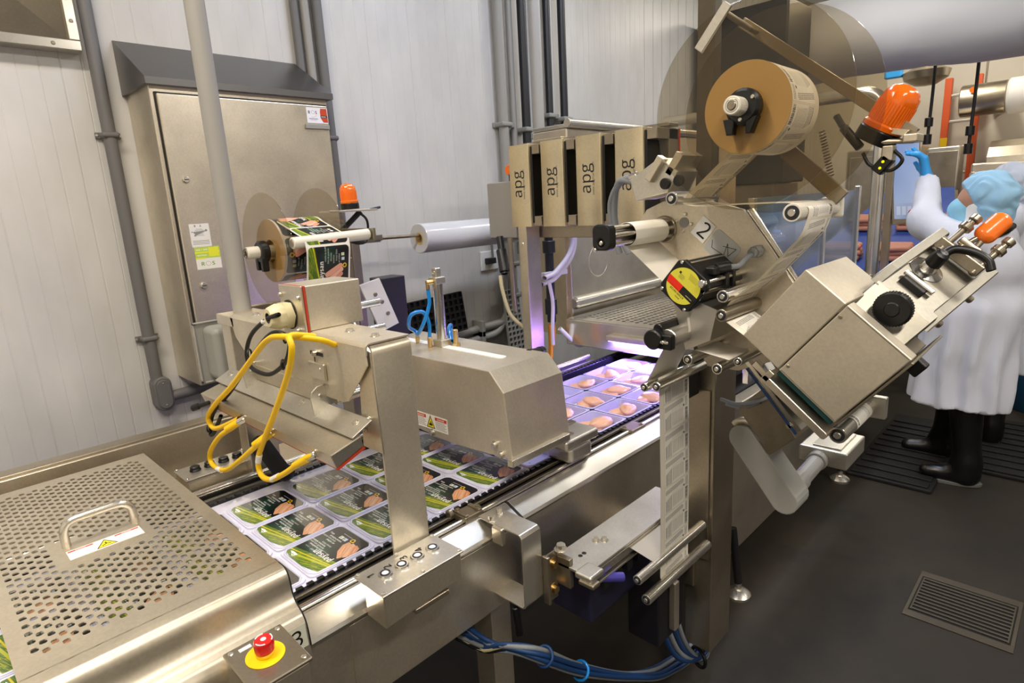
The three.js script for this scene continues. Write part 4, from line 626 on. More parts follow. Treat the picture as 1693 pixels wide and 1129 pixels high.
{
  const t = thing('unit_stand', 'steel pillar with a cross bar that carries the four gold-toned boxes', 'stand', [2.05, 0.86, -1.87]);
  part(t, 'pillar', bx(2.0, 2.09, 0.86, 1.55, -1.9, -1.85, 0.003), M.steel); part(t, 'cross_bar', bx(2.1, 2.17, 1.49, 1.543, -1.95, -1.2, 0.003), M.steelDark); part(t, 'cross_bar', bx(2.1, 2.17, 1.897, 1.91, -1.95, -1.2, 0.003), M.steelDark);
  part(t, 'screw', capScrew(V(2.0, 1.47, -1.875), V(-1, 0, 0), 0.008), M.steelBright);
  const p = thing('printer_box', 'pale grey box with an orange knob hanging behind the first gold-toned box', 'box', [2.1, 1.5, -2.05]);
  part(p, 'case', new RoundedBoxGeometry(0.12, 0.24, 0.16, 3, 0.02).translate(2.13, 1.62, -2.06), M.greyBox); part(p, 'rim', bx(2.062, 2.075, 1.49, 1.75, -2.15, -1.97, 0.006), M.palePipe); part(p, 'knob', rod(V(2.08, 1.8, -2.0), V(2.06, 1.8, -2.0), 0.022), M.orange); part(p, 'stem', bx(2.08, 2.14, 1.7, 1.82, -2.02, -1.98), M.greyPipe);
  const h = (l, m, pts, r) => { const q = thing('hose', l, 'hose', pts[pts.length - 1]); part(q, 'tube', tube(pts, r, false, 60), m); return q; };
  h('pale yellow hose hanging left of the steel pillar', M.paleHose, [[1.95, 1.33, -1.98], [1.95, 1.26, -1.97], [1.97, 1.15, -1.95], [2.02, 1.08, -1.92]], 0.009);
  const bl = h('black hose hanging from the pale grey box', M.darkPipe, [[2.03, 1.5, -2.05], [2.02, 1.42, -2.03], [2.0, 1.33, -2.0]], 0.017);
  h('pale violet cable looping behind the steel pillar', M.violetHose, [[2.4, 1.6, -1.9], [2.38, 1.42, -1.9], [2.26, 1.32, -1.9], [2.12, 1.3, -1.86]], 0.012); h('second pale violet cable looping behind the steel pillar', M.violetHose, [[2.43, 1.6, -1.92], [2.42, 1.4, -1.92], [2.28, 1.285, -1.92], [2.12, 1.27, -1.88]], 0.011);
  h('pale violet tube running down beside the steel pillar', M.violetHose, [[2.13, 1.28, -1.84], [2.15, 1.18, -1.84], [2.14, 1.06, -1.84], [2.14, 0.98, -1.84]], 0.009);
  h('upright thin steel tube left of the steel pillar', M.steelDark, [[1.975, 1.5, -1.93], [1.98, 1.3, -1.93], [1.985, 1.16, -1.93]], 0.011);
  const m = h('thick dark pipe with a union hanging above the amber hose', M.darkPipe, [[2.3, 1.62, -1.98], [2.3, 1.3, -1.98], [2.3, 1.05, -1.98]], 0.022); part(m, 'union', [rod(V(2.3, 1.09, -1.98), V(2.3, 1.17, -1.98), 0.031), rod(V(2.3, 1.4, -1.98), V(2.3, 1.46, -1.98), 0.032)], M.darkPipe); part(m, 'clamp', [bx(2.22, 2.4, 1.285, 1.31, -1.97, -1.945, 0.004)], M.violetHose);
  h('amber hose below the thick dark pipe', M.amberHose, [[2.3, 1.05, -1.98], [2.3, 1.0, -1.97], [2.26, 0.94, -1.95], [2.22, 0.9, -1.94]], 0.012); h('amber tube beside the steel pillar', M.amberHose, [[2.17, 1.07, -1.88], [2.17, 0.98, -1.88], [2.165, 0.9, -1.88]], 0.011);
  h('white elbow hose with a black joint at the foot of the steel cabinet', M.white, [[2.3, 1.02, -1.93], [2.36, 0.95, -1.9], [2.4, 0.92, -1.88], [2.5, 0.93, -1.86]], 0.012);
  part(bl, 'sleeve', rod(V(2.0, 1.34, -2.0), V(2.02, 1.44, -2.035), 0.024), M.darkPipe);
}
{
  const t = thing('sealing_hood', 'big stainless steel hood of the sealing station behind the gold-toned boxes', 'machine', [3.4, 0.9, -2.1]);
  part(t, 'body', bx(2.46, 4.4, 0.95, 2.0, -2.2, -1.97, 0.01, 2), M.steel); part(t, 'top_lip', [rod(V(2.45, 2.02, -1.96), V(4.4, 2.02, -1.96), 0.022), bx(2.46, 4.4, 2.0, 2.02, -2.2, -1.98, 0.004)], M.steelBright);
  
  part(t, 'roll_edge', rod(V(2.462, 1.12, -1.965), V(4.4, 1.12, -1.965), 0.034, 0.01), M.steelBright); part(t, 'side_panel', bx(2.44, 2.47, 0.95, 1.96, -2.18, -1.99, 0.004), M.gold);
  part(t, 'embossed_ring', new THREE.TorusGeometry(0.085, 0.004, 8, 40).translate(2.7, 1.32, -1.9725), M.steel);
  const hs = []; for (let i = 0; i < 22; i++) for (let j = 0; j < 17; j++) hs.push(roundRect(2.42 + i * 0.036 + (j % 2) * 0.012, 2.442 + i * 0.036 + (j % 2) * 0.012, -1.87 + j * 0.038, -1.852 + j * 0.038, 0.005, 1));
  const c = thing('sealing_cover', 'low stainless steel cover with a perforated top reaching over the open trays', 'cover', [2.8, 0.93, -1.5]);
  part(c, 'top', ext('y', roundRect(2.36, 3.3, -1.93, -1.12, 0.02), 1.058, 1.062, 0, hs), M.steelBright); part(c, 'front', bx(2.352, 2.36, 0.93, 1.058, -1.93, -1.12, 0.003), M.steelBright); part(c, 'side', [bx(2.36, 3.3, 0.93, 1.058, -1.13, -1.12, 0.003), bx(2.36, 3.3, 0.93, 1.058, -1.93, -1.92, 0.003)], M.steel); part(c, 'inner_tray', plain(2.37, 3.29, 1.02, 1.024, -1.91, -1.14), M.steelDark);
  const u = thing('violet_lamp', 'violet lamp strip shining on the open trays from under the steel cover', 'lamp', [2.33, 0.98, -1.5]);
  const glow = std(0xffffff, 0.5); glow.emissive.set(0x9a86ff); glow.emissiveIntensity = 4;
  part(u, 'housing', bx(2.318, 2.352, 0.985, 1.01, -1.66, -1.16, 0.003), M.steel); part(u, 'diffuser', plain(2.322, 2.348, 0.982, 0.9849, -1.65, -1.17), glow);
  const a = new THREE.RectAreaLight(0x8f78ff, 190, 0.024, 0.46); a.name = 'violet_light'; a.rotation.x = -Math.PI / 2; a.rotation.z = 0; a.position.set(0.005, -0.002, 0.09); u.add(a);
  const q = thing('violet_lamp', 'added violet fill lamp on an added post, unseen behind the hanging label strip', 'lamp', [2.05, 0.87, -1.0]); part(q, 'housing', bx(1.93, 2.2, 1.07, 1.1, -1.02, -0.98, 0.004), M.steel); part(q, 'post', bx(2.05, 2.08, 0.865, 1.07, -1.01, -0.985, 0.003), M.steel); part(q, 'diffuser', plain(1.94, 2.19, 1.075, 1.095, -1.0208, -1.02), glow);  // lamp and post added out of sight to spread violet over the trays
  const e = new THREE.RectAreaLight(0xa896ff, 38, 0.25, 0.03); e.name = 'violet_light'; e.position.set(0, 0.215, -0.022); q.add(e); e.lookAt(1.75, 0.85, -1.5);
}
// ---------------------------------------------------------------- the labelling head on its column, in front of the line
const TL = new THREE.Matrix4().makeBasis(V(1, 0, 0), V(0, 0.771, 0.637), V(0, -0.637, 0.771)).setPosition(0, 1.355, -0.519);   // the head leans: local y is square to its long side, local z runs down it
const tl = (g) => g.applyMatrix4(TL), LW = (x, v, u) => V(x, v, u).applyMatrix4(TL), LD = (x, v, u) => LW(x, v, u).sub(LW(0, 0, 0));
const stripTex = canvasTex(512, 280, (g, w, h) => {   // one black on white product label with text lines and a barcode
  g.fillStyle = '#f3eddd'; g.fillRect(0, 0, w, h); g.fillStyle = '#fbf7ec'; g.fillRect(74, 6, w - 78, h - 12); g.strokeStyle = '#cfc8b6'; g.lineWidth = 3; g.strokeRect(74, 6, w - 80, h - 12); g.fillStyle = '#d8d2c0'; g.fillRect(0, 0, 5, h); g.fillStyle = '#2f2d2a';
  const line = (x, y0, y1, t) => { for (let y = y0; y < y1;) { const l = 4 + rnd() * 12; g.fillRect(x, y, t, Math.min(l, y1 - y)); y += l + 3; } };
  for (let i = 0; i < 8; i++) line(100 + i * 13, 150 - i * 5, 268, i === 0 ? 8 : 5); for (let i = 0; i < 8; i++) { g.fillStyle = '#a8a398'; g.fillRect(214 + i * 25, 82 - i * 3, 3, 176); g.fillStyle = '#3a3834'; line(222 + i * 25, 120, 250, 4); }
  for (let i = 0; i < 4; i++) { g.fillStyle = '#2f2d2a'; for (let x = 92; x < 392;) { const l = 5 + rnd() * 16; g.fillRect(x, 18 + i * 12 + (392 - x) * 0.08, l, 5); x += l + 4; } }
  g.fillStyle = '#1c1b19'; g.beginPath(); g.moveTo(416, 84); g.lineTo(430, 100); g.lineTo(416, 116); g.lineTo(402, 100); g.fill(); for (let y = 132; y < 262;) { const l = 2 + rnd() * 7; g.fillRect(440, y, 46, l); y += l + 2 + rnd() * 4; } for (let i = 0; i < 3; i++) line(446 + i * 15, 16, 118, 6);
});
M.slide = steelOf([0.36, 0.35, 0.31], 0.5);
M.greyPaper = std(0xa8a296, 0.5, 0, { side: THREE.DoubleSide });
const stripMat = std(0xffffff, 0.55, 0, { map: stripTex, side: THREE.DoubleSide }), silverMat = std([0.6, 0.58, 0.53], 0.3, 0.9), jacket = std(0xd9d8d2, 0.35, 0.2);
const WX0 = 1.22, WX1 = 1.365, DY = 1.806, DZ = -0.53;
{
  const c = thing('labeller_column', 'square brown-toned steel column carrying the big labelling head', 'column', [1.535, 0.31, -0.74]);
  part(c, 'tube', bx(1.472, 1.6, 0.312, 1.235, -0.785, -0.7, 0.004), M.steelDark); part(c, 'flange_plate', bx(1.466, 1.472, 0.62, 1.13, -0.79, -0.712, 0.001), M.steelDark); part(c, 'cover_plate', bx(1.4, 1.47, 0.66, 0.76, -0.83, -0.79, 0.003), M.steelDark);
  part(c, 'upper_post', bx(1.45, 1.49, 1.2, CEIL, -0.755, -0.712, 0.003), M.hoodDark); part(c, 'cable_duct', bx(1.4, 1.46, 1.12, 1.24, -0.79, -0.74, 0.004), M.blackPlastic);
  part(c, 'cross_arm', bx(1.46, 1.6, 0.52, 0.6, -1.04, -0.75, 0.004), M.steelDark); part(c, 'pneumatic_box', bx(1.28, 1.42, 0.42, 0.62, -0.86, -0.76, 0.005), std(0x17161d, 0.45)); part(c, 'box_bracket', bx(1.335, 1.36, 0.45, 0.6, -0.76, -0.74, 0.003), M.steel);
}
{
  const t = thing('labelling_head', 'big labelling head with smoked discs, rollers, yellow-faced motor and a tilted steel printer box', 'machine', [1.4, 1.0, -0.6]);
  part(t, 'main_plate', ext('x', [[1.587, -0.872], [1.615, -0.853], [1.634, -0.805], [1.64, -0.72], [1.608, -0.6], [1.534, -0.545], [1.44, -0.478], [1.36, -0.45], [1.26, -0.52], [1.225, -0.6], [1.225, -0.68], [1.34, -0.75], [1.5, -0.835]].reverse(), 1.38, 1.39, 0.001), M.satin);
  part(t, 'side_plate', ext('x', [[1.6, -0.62], [1.61, -0.585], [1.44, -0.47], [1.3, -0.42], [1.3, -0.5]].reverse(), 1.395, 1.403, 0.001), M.steelBright); part(t, 'black_strip', ext('x', [[1.62, -0.63], [1.62, -0.603], [1.44, -0.495], [1.44, -0.52]].reverse(), 1.404, 1.414, 0.001), M.blackRubber);
  for (const [x, r, z] of [[1.2145, 0.194, DZ], [1.367, 0.207, DZ - 0.002]]) part(t, 'disc', rod(V(x, DY, z), V(x + 0.004, DY, z), r, 0.001, 96), M.smoke, 'smoked clear disc');
  const sp = part(t, 'spindle', rod(V(1.155, DY, DZ), V(1.4, DY, DZ), 0.0175), M.whitePlastic); part(sp, 'spindle_end', [lathe([[0.0115, 0], [0.0125, 0.0004], [0.0125, 0.001], [0.0105, 0.001]], V(1.1545, DY, DZ), V(1.155, DY, DZ)), rod(V(1.153, DY, DZ), V(1.156, DY, DZ), 0.009)], M.steelDark);
  const hub = part(t, 'hub', rod(V(1.188, DY, DZ + 0.004), V(1.2135, DY, DZ + 0.004), 0.034, 0.006), M.blackPlastic); part(hub, 'lug', [ext('x', [[DY - 0.02, DZ - 0.034], [DY - 0.02, DZ - 0.01], [DY - 0.05, DZ - 0.014], [DY - 0.05, DZ - 0.026]].reverse(), 1.19, 1.21), ext('x', [[DY - 0.02, DZ + 0.012], [DY - 0.02, DZ + 0.034], [DY - 0.05, DZ + 0.022], [DY - 0.05, DZ + 0.012]].reverse(), 1.19, 1.21)], M.blackPlastic); part(hub, 'screw', [capScrew(V(1.188, DY + 0.014, DZ + 0.026), V(-1, 0, 0), 0.004), capScrew(V(1.188, DY - 0.024, DZ + 0.003), V(-1, 0, 0), 0.004)], M.steelBright);
  // arms that carry the reel
  const flat = (name, p, q, w, x0, x1, m) => { const d = [q[0] - p[0], q[1] - p[1]], l = Math.hypot(...d), n = [-d[1] / l * w / 2, d[0] / l * w / 2]; return part(t, name, ext('x', [[p[0] + n[0], p[1] + n[1]], [q[0] + n[0], q[1] + n[1]], [q[0] - n[0], q[1] - n[1]], [p[0] - n[0], p[1] - n[1]]], x0, x1, 0.001), m); };
  flat('reel_arm', [2.012, -0.632], [1.737, -0.285], 0.022, 1.415, 1.427, M.steelDark); flat('reel_arm', [1.806, -0.6], [1.622, -0.4], 0.034, 1.396, 1.406, M.steelDark); flat('brake_arm', [1.926, -0.626], [1.998, -0.566], 0.02, 1.205, 1.211, M.alu);
  part(t, 'brake_rod', rod(V(1.206, 1.985, -0.575), V(1.42, 1.985, -0.6), 0.006), M.steelDark); part(t, 'spring', Array.from({ length: 16 }, (_, i) => new THREE.TorusGeometry(0.006, 0.0012, 5, 12).rotateX(1.2).translate(1.41, 1.76 - i * 0.006, -0.45 + i * 0.0015)), M.steelDark);
  // rollers: y, z, start, end, radius, material
  for (const [y, z, a, b, r, m] of [[1.641, -0.68, 1.2, 1.4, 0.0145, silverMat], [1.604, -0.427, 1.198, 1.425, 0.0175, M.whitePlastic], [1.436, -0.56, 1.2, 1.42, 0.0135, M.polished], [1.395, -0.562, 1.2, 1.4, 0.0135, M.steelDark], [1.288, -0.638, 1.2, 1.38, 0.0118, M.polished], [1.277, -0.569, 1.2, 1.4, 0.0122, M.polished], [1.294, -0.532, 1.22, 1.4, 0.0095, M.polished], [1.216, -0.709, 1.185, 1.42, 0.0115, M.polished], [1.207, -0.745, 1.19, 1.42, 0.0108, M.polished], [1.163, -0.337, 1.25, 1.47, 0.017, M.steelBright], [0.74, -0.72, 1.115, 1.45, 0.0125, M.steelBright], [0.684, -0.705, 1.13, 1.45, 0.0135, M.steelBright]]) {
    const q = part(t, 'roller', rod(V(a, y, z), V(b, y, z), r, 0.001), m); part(q, 'bearing', rod(V(a - 0.0006, y, z), V(a + 0.001, y, z), r * 0.78, 0.0003), M.darkPipe); part(q, 'bolt', rod(V(a - 0.004, y, z), V(a, y, z), r * 0.42, 0.001), M.steelBright);
  }
  part(t, 'roller_cap', bx(1.425, 1.44, 1.582, 1.626, -0.45, -0.405, 0.006, 2), M.whitePlastic);
  // liner mandrel
  const md = part(t, 'mandrel', [rod(V(1.385, 1.565, -0.8), V(1.372, 1.565, -0.8), 0.034), cyl(V(1.372, 1.565, -0.8), V(1.12, 1.565, -0.8), 0.012)], M.steelDark);
  part(md, 'bars', [0.2, 1.25, 2.3, 3.35, 4.4, 5.45].map((a) => rod(V(1.13, 1.565 + 0.0205 * Math.sin(a), -0.8 + 0.0205 * Math.cos(a)), V(1.38, 1.565 + 0.0205 * Math.sin(a), -0.8 + 0.0205 * Math.cos(a)), 0.0048)), M.polished);
  part(md, 'end_cap', ext('x', roundRect(1.536, 1.594, -0.824, -0.776, 0.014), 1.106, 1.132, 0.004, [circle(1.553, -0.8, 0.0085, 14)], 2), M.blackPlastic); part(md, 'cap_bolt', [rod(V(1.104, 1.553, -0.8), V(1.12, 1.553, -0.8), 0.005), rod(V(1.102, 1.538, -0.815), V(1.11, 1.538, -0.815), 0.004)], M.steelBright);
  // nip roller with its black end
  part(t, 'nip_roller', rod(V(1.165, 1.34, -0.668), V(1.38, 1.34, -0.668), 0.021), silverMat); part(t, 'black_knob', [rod(V(1.135, 1.34, -0.69), V(1.16, 1.34, -0.69), 0.0225, 0.003), rod(V(1.16, 1.36, -0.69), V(1.38, 1.36, -0.69), 0.012), bx(1.145, 1.165, 1.318, 1.352, -0.682, -0.648, 0.004)], M.blackPlastic); part(t, 'wing_nut', [rod(V(1.135, 1.337, -0.664), V(1.147, 1.337, -0.664), 0.004), bx(1.136, 1.14, 1.334, 1.34, -0.677, -0.651, 0.002)], M.steelBright);
  // motor
  const oct = circle(0, 0, 0.0505, 8), mc = LW(0, 0, 0), Mo = (v, u) => [1.453 + v * 0.771 - u * 0.637, -0.65 + v * 0.637 + u * 0.771], sq = [[-0.046, -0.034], [-0.034, -0.046], [0.034, -0.046], [0.046, -0.034], [0.046, 0.034], [0.034, 0.046], [-0.034, 0.046], [-0.046, 0.034]].map(([a, b]) => Mo(a, b));
  const mo = part(t, 'motor', [ext('x', sq, 1.2, 1.214, 0.002), ext('x', sq.map(([y, z]) => [1.453 + (y - 1.453) * 0.94, -0.65 + (z + 0.65) * 0.94]), 1.214, 1.38, 0.002)], M.blackPlastic, 'black motor');
  const fm = canvasTex(400, 400, (g, w, h) => {
    g.fillStyle = '#d9d243'; g.fillRect(0, 0, w, h); g.fillStyle = '#e62a12'; g.fillRect(0, 196, 206, 88); g.fillStyle = '#151414'; g.fillRect(200, 196, 200, 88); g.save(); g.translate(200, 200); g.rotate(Math.PI); g.fillStyle = '#151414'; g.font = 'bold 34px sans-serif'; g.fillText('A7309-9412K', -90, -92); g.font = 'bold 20px sans-serif'; g.fillText('MODEL', -56, -134); g.fillStyle = '#8d1408'; g.font = 'bold 15px sans-serif'; g.fillText('5-PHASE STEPPER', 20, -64); g.restore();
    g.save(); g.translate(330, 262); g.fillStyle = '#e8e2c0'; g.font = 'bold 15px sans-serif'; g.rotate(Math.PI); g.fillText('vexta motor', -40, 10); g.restore(); g.fillStyle = '#6b6a2a'; for (let i = 0; i < 5; i++) { g.fillRect(180 + i * 4, 40 + i * 13, 150 - i * 10, 4); g.fillRect(90, 110 + i * 11, 60 + 8 * (i % 3), 4); } g.fillStyle = '#2c2b1a'; g.fillRect(70, 90, 26, 26); });
  const fg = new THREE.CircleGeometry(0.041, 48); fg.applyMatrix4(new THREE.Matrix4().makeBasis(LD(0, 0, 1), LD(0, 1, 0), V(-1, 0, 0)).setPosition(1.1985, 1.453, -0.65)); part(mo, 'motor_face', [cyl(V(1.1986, 1.453, -0.65), V(1.2, 1.453, -0.65), 0.041, 0.041, 48)], M.blackPlastic); part(mo, 'face_label', fg, std(0xffffff, 0.4, 0, { map: fm }), 'round yellow, red and black rating label');
  for (const [a, b] of [[0.04, -0.037], [-0.04, -0.037], [0.04, 0.037], [-0.04, 0.037]]) { const [y, z] = Mo(a * 0.96, b * 0.96); part(mo, 'screw', capScrew(V(1.2, y, z), V(-1, 0, 0), 0.0038, 0.003), M.steelBright); }
  part(mo, 'tie_bar', [rod(V(1.215, 1.5, -0.645), V(1.38, 1.5, -0.645), 0.0045), rod(V(1.215, 1.408, -0.655), V(1.38, 1.408, -0.655), 0.0045)], M.steelBright);
  part(t, 'motor_plug', [rod(V(1.262, 1.486, -0.605), V(1.285, 1.49, -0.585), 0.012), bx(1.235, 1.275, 1.474, 1.492, -0.62, -0.595, 0.005)], M.blackPlastic); part(t, 'motor_cable', tube([[1.285, 1.488, -0.588], [1.31, 1.488, -0.575], [1.33, 1.505, -0.565], [1.375, 1.515, -0.56]], 0.006, false, 40), M.greyCable); part(t, 'cable_gland', [cyl(V(1.38, 1.515, -0.56), V(1.355, 1.513, -0.562), 0.014, 0.014, 6), rod(V(1.355, 1.513, -0.562), V(1.345, 1.512, -0.563), 0.011)], M.greyBox);
  part(t, 'guide_shaft', [rod(V(1.19, 1.462, -0.602), V(1.38, 1.468, -0.59), 0.006), rod(V(1.186, 1.462, -0.602), V(1.196, 1.462, -0.602), 0.0085), rod(V(1.2, 1.443, -0.605), V(1.38, 1.443, -0.605), 0.006)], M.polished); part(t, 'shaft_clamp', [bx(1.28, 1.294, 1.44, 1.476, -0.608, -0.588, 0.002), bx(1.31, 1.322, 1.44, 1.48, -0.61, -0.586, 0.002)], M.blackPlastic);
  part(t, 'web_plate', ext('x', [[1.44, -0.7], [1.4, -0.585], [1.33, -0.6], [1.3, -0.66]].reverse(), 1.23, 1.378, 0.001), silverMat);
  // number and threading picture on the plate
  const tag = part(t, 'number_tag', plate(LW(1.379, 0.022, -0.29), LD(0, 0, 0.042), LD(0, 0.052, 0), 0.0008).translate(0, 0, 0), M.white, 'white tag with the number 2'); part(tag, 'number', letters('2', 0.038, LW(1.3779, 0.03, -0.28), LD(0, 0, 1), LD(0, 1, 0)), M.blackPlastic);


  const pl = part(t, 'picture_plate', tl(ext('x', roundRect(0.015, 0.075, -0.243, -0.165, 0.01), 1.3785, 1.38, 0)), std(0xb9bcbc, 0.4), 'grey threading picture');
  part(pl, 'picture_lines', [[[0.03, -0.225], [0.035, -0.19]], [[0.035, -0.19], [0.062, -0.2]], [[0.062, -0.2], [0.04, -0.18]], [[0.04, -0.18], [0.065, -0.175]], [[0.045, -0.235], [0.03, -0.225]], [[0.065, -0.175], [0.05, -0.205]]].map(([p, q]) => cyl(LW(1.3784, ...p), LW(1.3784, ...q), 0.0007, 0.0007, 5)), M.charcoal);
  for (const [y, z] of [[1.601, -0.744], [1.584, -0.767], [1.577, -0.728], [1.56, -0.749]]) part(t, 'screw', capScrew(V(1.38, y, z), V(-1, 0, 0), 0.0045), M.steelBright); part(t, 'hole_cover', rod(V(1.379, 1.581, -0.747), V(1.381, 1.581, -0.747), 0.013, 0.0005), M.greyBox);
  // sensor block above the plate
  const sv = part(t, 'valve_block', ext('x', [[1.64, -0.835], [1.69, -0.85], [1.735, -0.77], [1.7, -0.72], [1.655, -0.745]].reverse(), 1.3, 1.4, 0.002), M.alu); part(sv, 'end_profile', [ext('x', [[1.69, -0.8], [1.74, -0.765], [1.73, -0.75], [1.68, -0.785]].reverse(), 1.285, 1.31), ext('x', [[1.7, -0.755], [1.745, -0.725], [1.735, -0.71], [1.69, -0.74]].reverse(), 1.3, 1.4)], M.steel); part(sv, 'plug', [rod(V(1.3, 1.675, -0.75), V(1.29, 1.675, -0.75), 0.013), rod(V(1.3, 1.68, -0.715), V(1.29, 1.68, -0.715), 0.013)], M.blackPlastic);
  for (const d of [0, 0.03]) part(t, 'air_hose', tube([[1.33, 1.695 - d * 0.4, -0.85], [1.34, 1.69, -0.9 - d * 0.2], [1.37, 1.64, -0.955 + d * 0.4], [1.39, 1.57, -0.965 + d * 0.4], [1.4, 1.5, -0.95 + d]], 0.0085, false, 50), M.greyCable); part(t, 'hose_fitting', rod(V(1.33, 1.7, -0.845), V(1.33, 1.694, -0.868), 0.011), M.steelBright);
  // tilted printer box
  const pb = part(t, 'printer_box', [tl(bx(1.21, 1.46, 0, 0.185, 0, 0.097, 0.003, 2))], M.satin, 'tilted brushed steel printer box');
  part(pb, 'front_cover', [tl(bx(1.21, 1.218, 0, 0.185, 0.099, 0.24, 0.003, 2)), tl(bx(1.21, 1.25, 0.179, 0.185, 0.099, 0.24, 0.002)), tl(bx(1.21, 1.24, 0, 0.006, 0.099, 0.24, 0.002))], M.satin); part(pb, 'bottom_lip', tl(bx(1.214, 1.47, 0, 0.18, 0.242, 0.247, 0.001)), M.steelDark);
  for (const v of [0.02, 0.16]) part(pb, 'screw', capScrew(LW(1.21, v, 0.106), V(-1, 0, 0), 0.0035, 0.002), M.steelDark);
  part(pb, 'inner_plate', tl(bx(1.25, 1.46, 0.0, 0.15, 0.099, 0.24, 0.002)), M.steelDark); part(pb, 'teal_foil', tl(bx(1.225, 1.45, -0.016, -0.004, 0.1, 0.238, 0.001)), M.teal, 'dark teal ribbon inside');
  part(t, 'lower_tray', tl(ext('x', roundRect(-0.046, -0.03, 0.085, 0.252, 0.006), 1.215, 1.46, 0.001)), M.steel); part(t, 'tray_lip', tl(bx(1.215, 1.222, -0.042, -0.016, 0.085, 0.1, 0.002)), M.steel);
  // adjusting slide on the far side of the box
  const sl = part(t, 'slide_block', tl(ext('z', [[1.25, 0.15], [1.31, 0.165], [1.35, 0.215], [1.44, 0.25], [1.62, 0.305], [1.66, 0.29], [1.6, 0.2], [1.46, 0.1], [1.25, 0.1]].reverse(), 0.09, 0.215, 0.003)), M.slide, 'aluminium slide');
  part(sl, 'end_rail', [tl(ext('z', [[1.345, 0.21], [1.39, 0.245], [1.6, 0.318], [1.63, 0.31], [1.6, 0.27], [1.42, 0.22]].reverse(), 0.08, 0.1, 0.002)), tl(ext('z', [[1.345, 0.2], [1.39, 0.235], [1.62, 0.31], [1.64, 0.3], [1.6, 0.26], [1.42, 0.2]].reverse(), 0.2, 0.222, 0.002))], M.slide); part(sl, 'slot', tl(bx(1.385, 1.425, 0.225, 0.243, 0.115, 0.165, 0.003)), M.charcoal); part(sl, 'green_face', tl(bx(1.29, 1.296, 0.1, 0.165, 0.065, 0.13, 0.001)), std(0x9fae9a, 0.4)); part(sl, 'slide_pin', tl(rod(V(1.405, 0.246, 0.11), V(1.405, 0.246, 0.175), 0.006)), M.polished);
  const kn = part(t, 'adjusting_knob', lathe([[0, 0], [0.012, 0], [0.014, 0.002], [0.03, 0.002], [0.033, 0.005], [0.033, 0.02], [0.03, 0.023], [0, 0.023]], LW(1.29, 0.205, 0.152), LW(1.313, 0.205, 0.152), 40), M.blackPlastic, 'black knurled knob'); part(kn, 'grip_ridges', Array.from({ length: 40 }, (_, i) => { const a = i / 40 * 6.2832, p = LW(1.3, 0.205 + 0.0332 * Math.cos(a), 0.152 + 0.0332 * Math.sin(a)); return cyl(p.clone().add(V(-0.004, 0, 0)), p.clone().add(V(0.009, 0, 0)), 0.0013, 0.0013, 5); }), M.blackRubber);
  const lv = part(t, 'clamp_lever', tl(tube([[1.46, 0.292, 0.13], [1.48, 0.315, 0.135], [1.49, 0.33, 0.16], [1.49, 0.335, 0.19], [1.485, 0.325, 0.21]], 0.0085, false, 40)), M.blackPlastic, 'black clamping lever'); part(lv, 'lever_head', tl(lathe([[0.0, 0], [0.016, 0.003], [0.014, 0.03], [0.008, 0.035], [0, 0.036]], V(1.46, 0.275, 0.13), V(1.448, 0.309, 0.13))), M.blackPlastic); part(lv, 'washer', tl(lathe([[0, 0], [0.032, 0], [0.034, 0.006], [0.018, 0.01], [0.014, 0.022], [0, 0.022]], V(1.468, 0.255, 0.13), V(1.46, 0.277, 0.13))), M.polished);
  const tg = part(t, 'toggle_clamp', [...[0.115, 0.19].map((u) => tl(rod(V(1.53, 0.29, u), V(1.58, 0.362, u), 0.007))), ...[0.115, 0.19].map((u) => tl(rod(V(1.565, 0.342, u), V(1.573, 0.354, u), 0.013))), ...[0.115, 0.19].map((u) => tl(rod(V(1.58, 0.362, u), V(1.588, 0.374, u), 0.011))), tl(bx(1.53, 1.56, 0.29, 0.315, 0.1, 0.2, 0.003)), tl(rod(V(1.55, 0.31, 0.135), V(1.58, 0.35, 0.147), 0.006)), tl(rod(V(1.55, 0.31, 0.16), V(1.58, 0.35, 0.154), 0.006)), tl(rod(V(1.56, 0.325, 0.125), V(1.56, 0.325, 0.17), 0.009))], M.steelDark, 'steel toggle clamp');
  part(tg, 'orange_grip', tl(new THREE.CapsuleGeometry(0.0165, 0.04, 6, 20).scale(1, 1, 1.25).rotateZ(-0.62).translate(1.592, 0.372, 0.15)), M.orange, 'orange rubber grip');
  part(t, 'square_knob', tl(bx(1.45, 1.48, 0.085, 0.12, 0.24, 0.275, 0.004)), M.blackPlastic); part(t, 'stop_bolt', [tl(rod(V(1.44, 0.2, 0.214), V(1.445, 0.2, 0.228), 0.008)), tl(rod(V(1.54, 0.25, 0.214), V(1.545, 0.25, 0.23), 0.008))], M.steelDark);
  // trough and channel below the box
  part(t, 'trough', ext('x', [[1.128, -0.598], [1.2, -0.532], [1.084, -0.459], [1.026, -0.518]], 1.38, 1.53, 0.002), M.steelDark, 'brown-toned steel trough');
  part(t, 'channel', [ext('x', [[1.257, -0.58], [1.262, -0.57], [1.115, -0.442], [1.108, -0.452]], 1.36, 1.52, 0.001), ext('x', [[1.25, -0.56], [1.262, -0.55], [1.142, -0.425], [1.134, -0.434]], 1.36, 1.52, 0.001)], M.polished); part(t, 'channel_screw', hexBolt(LW(1.36, -0.15, 0.19), V(-1, 0, 0), 0.006), M.steelBright);
  part(t, 'blue_edge', ext('x', [[1.24, -0.572], [1.243, -0.568], [1.105, -0.45], [1.102, -0.454]], 1.355, 1.36, 0), M.blueCable);
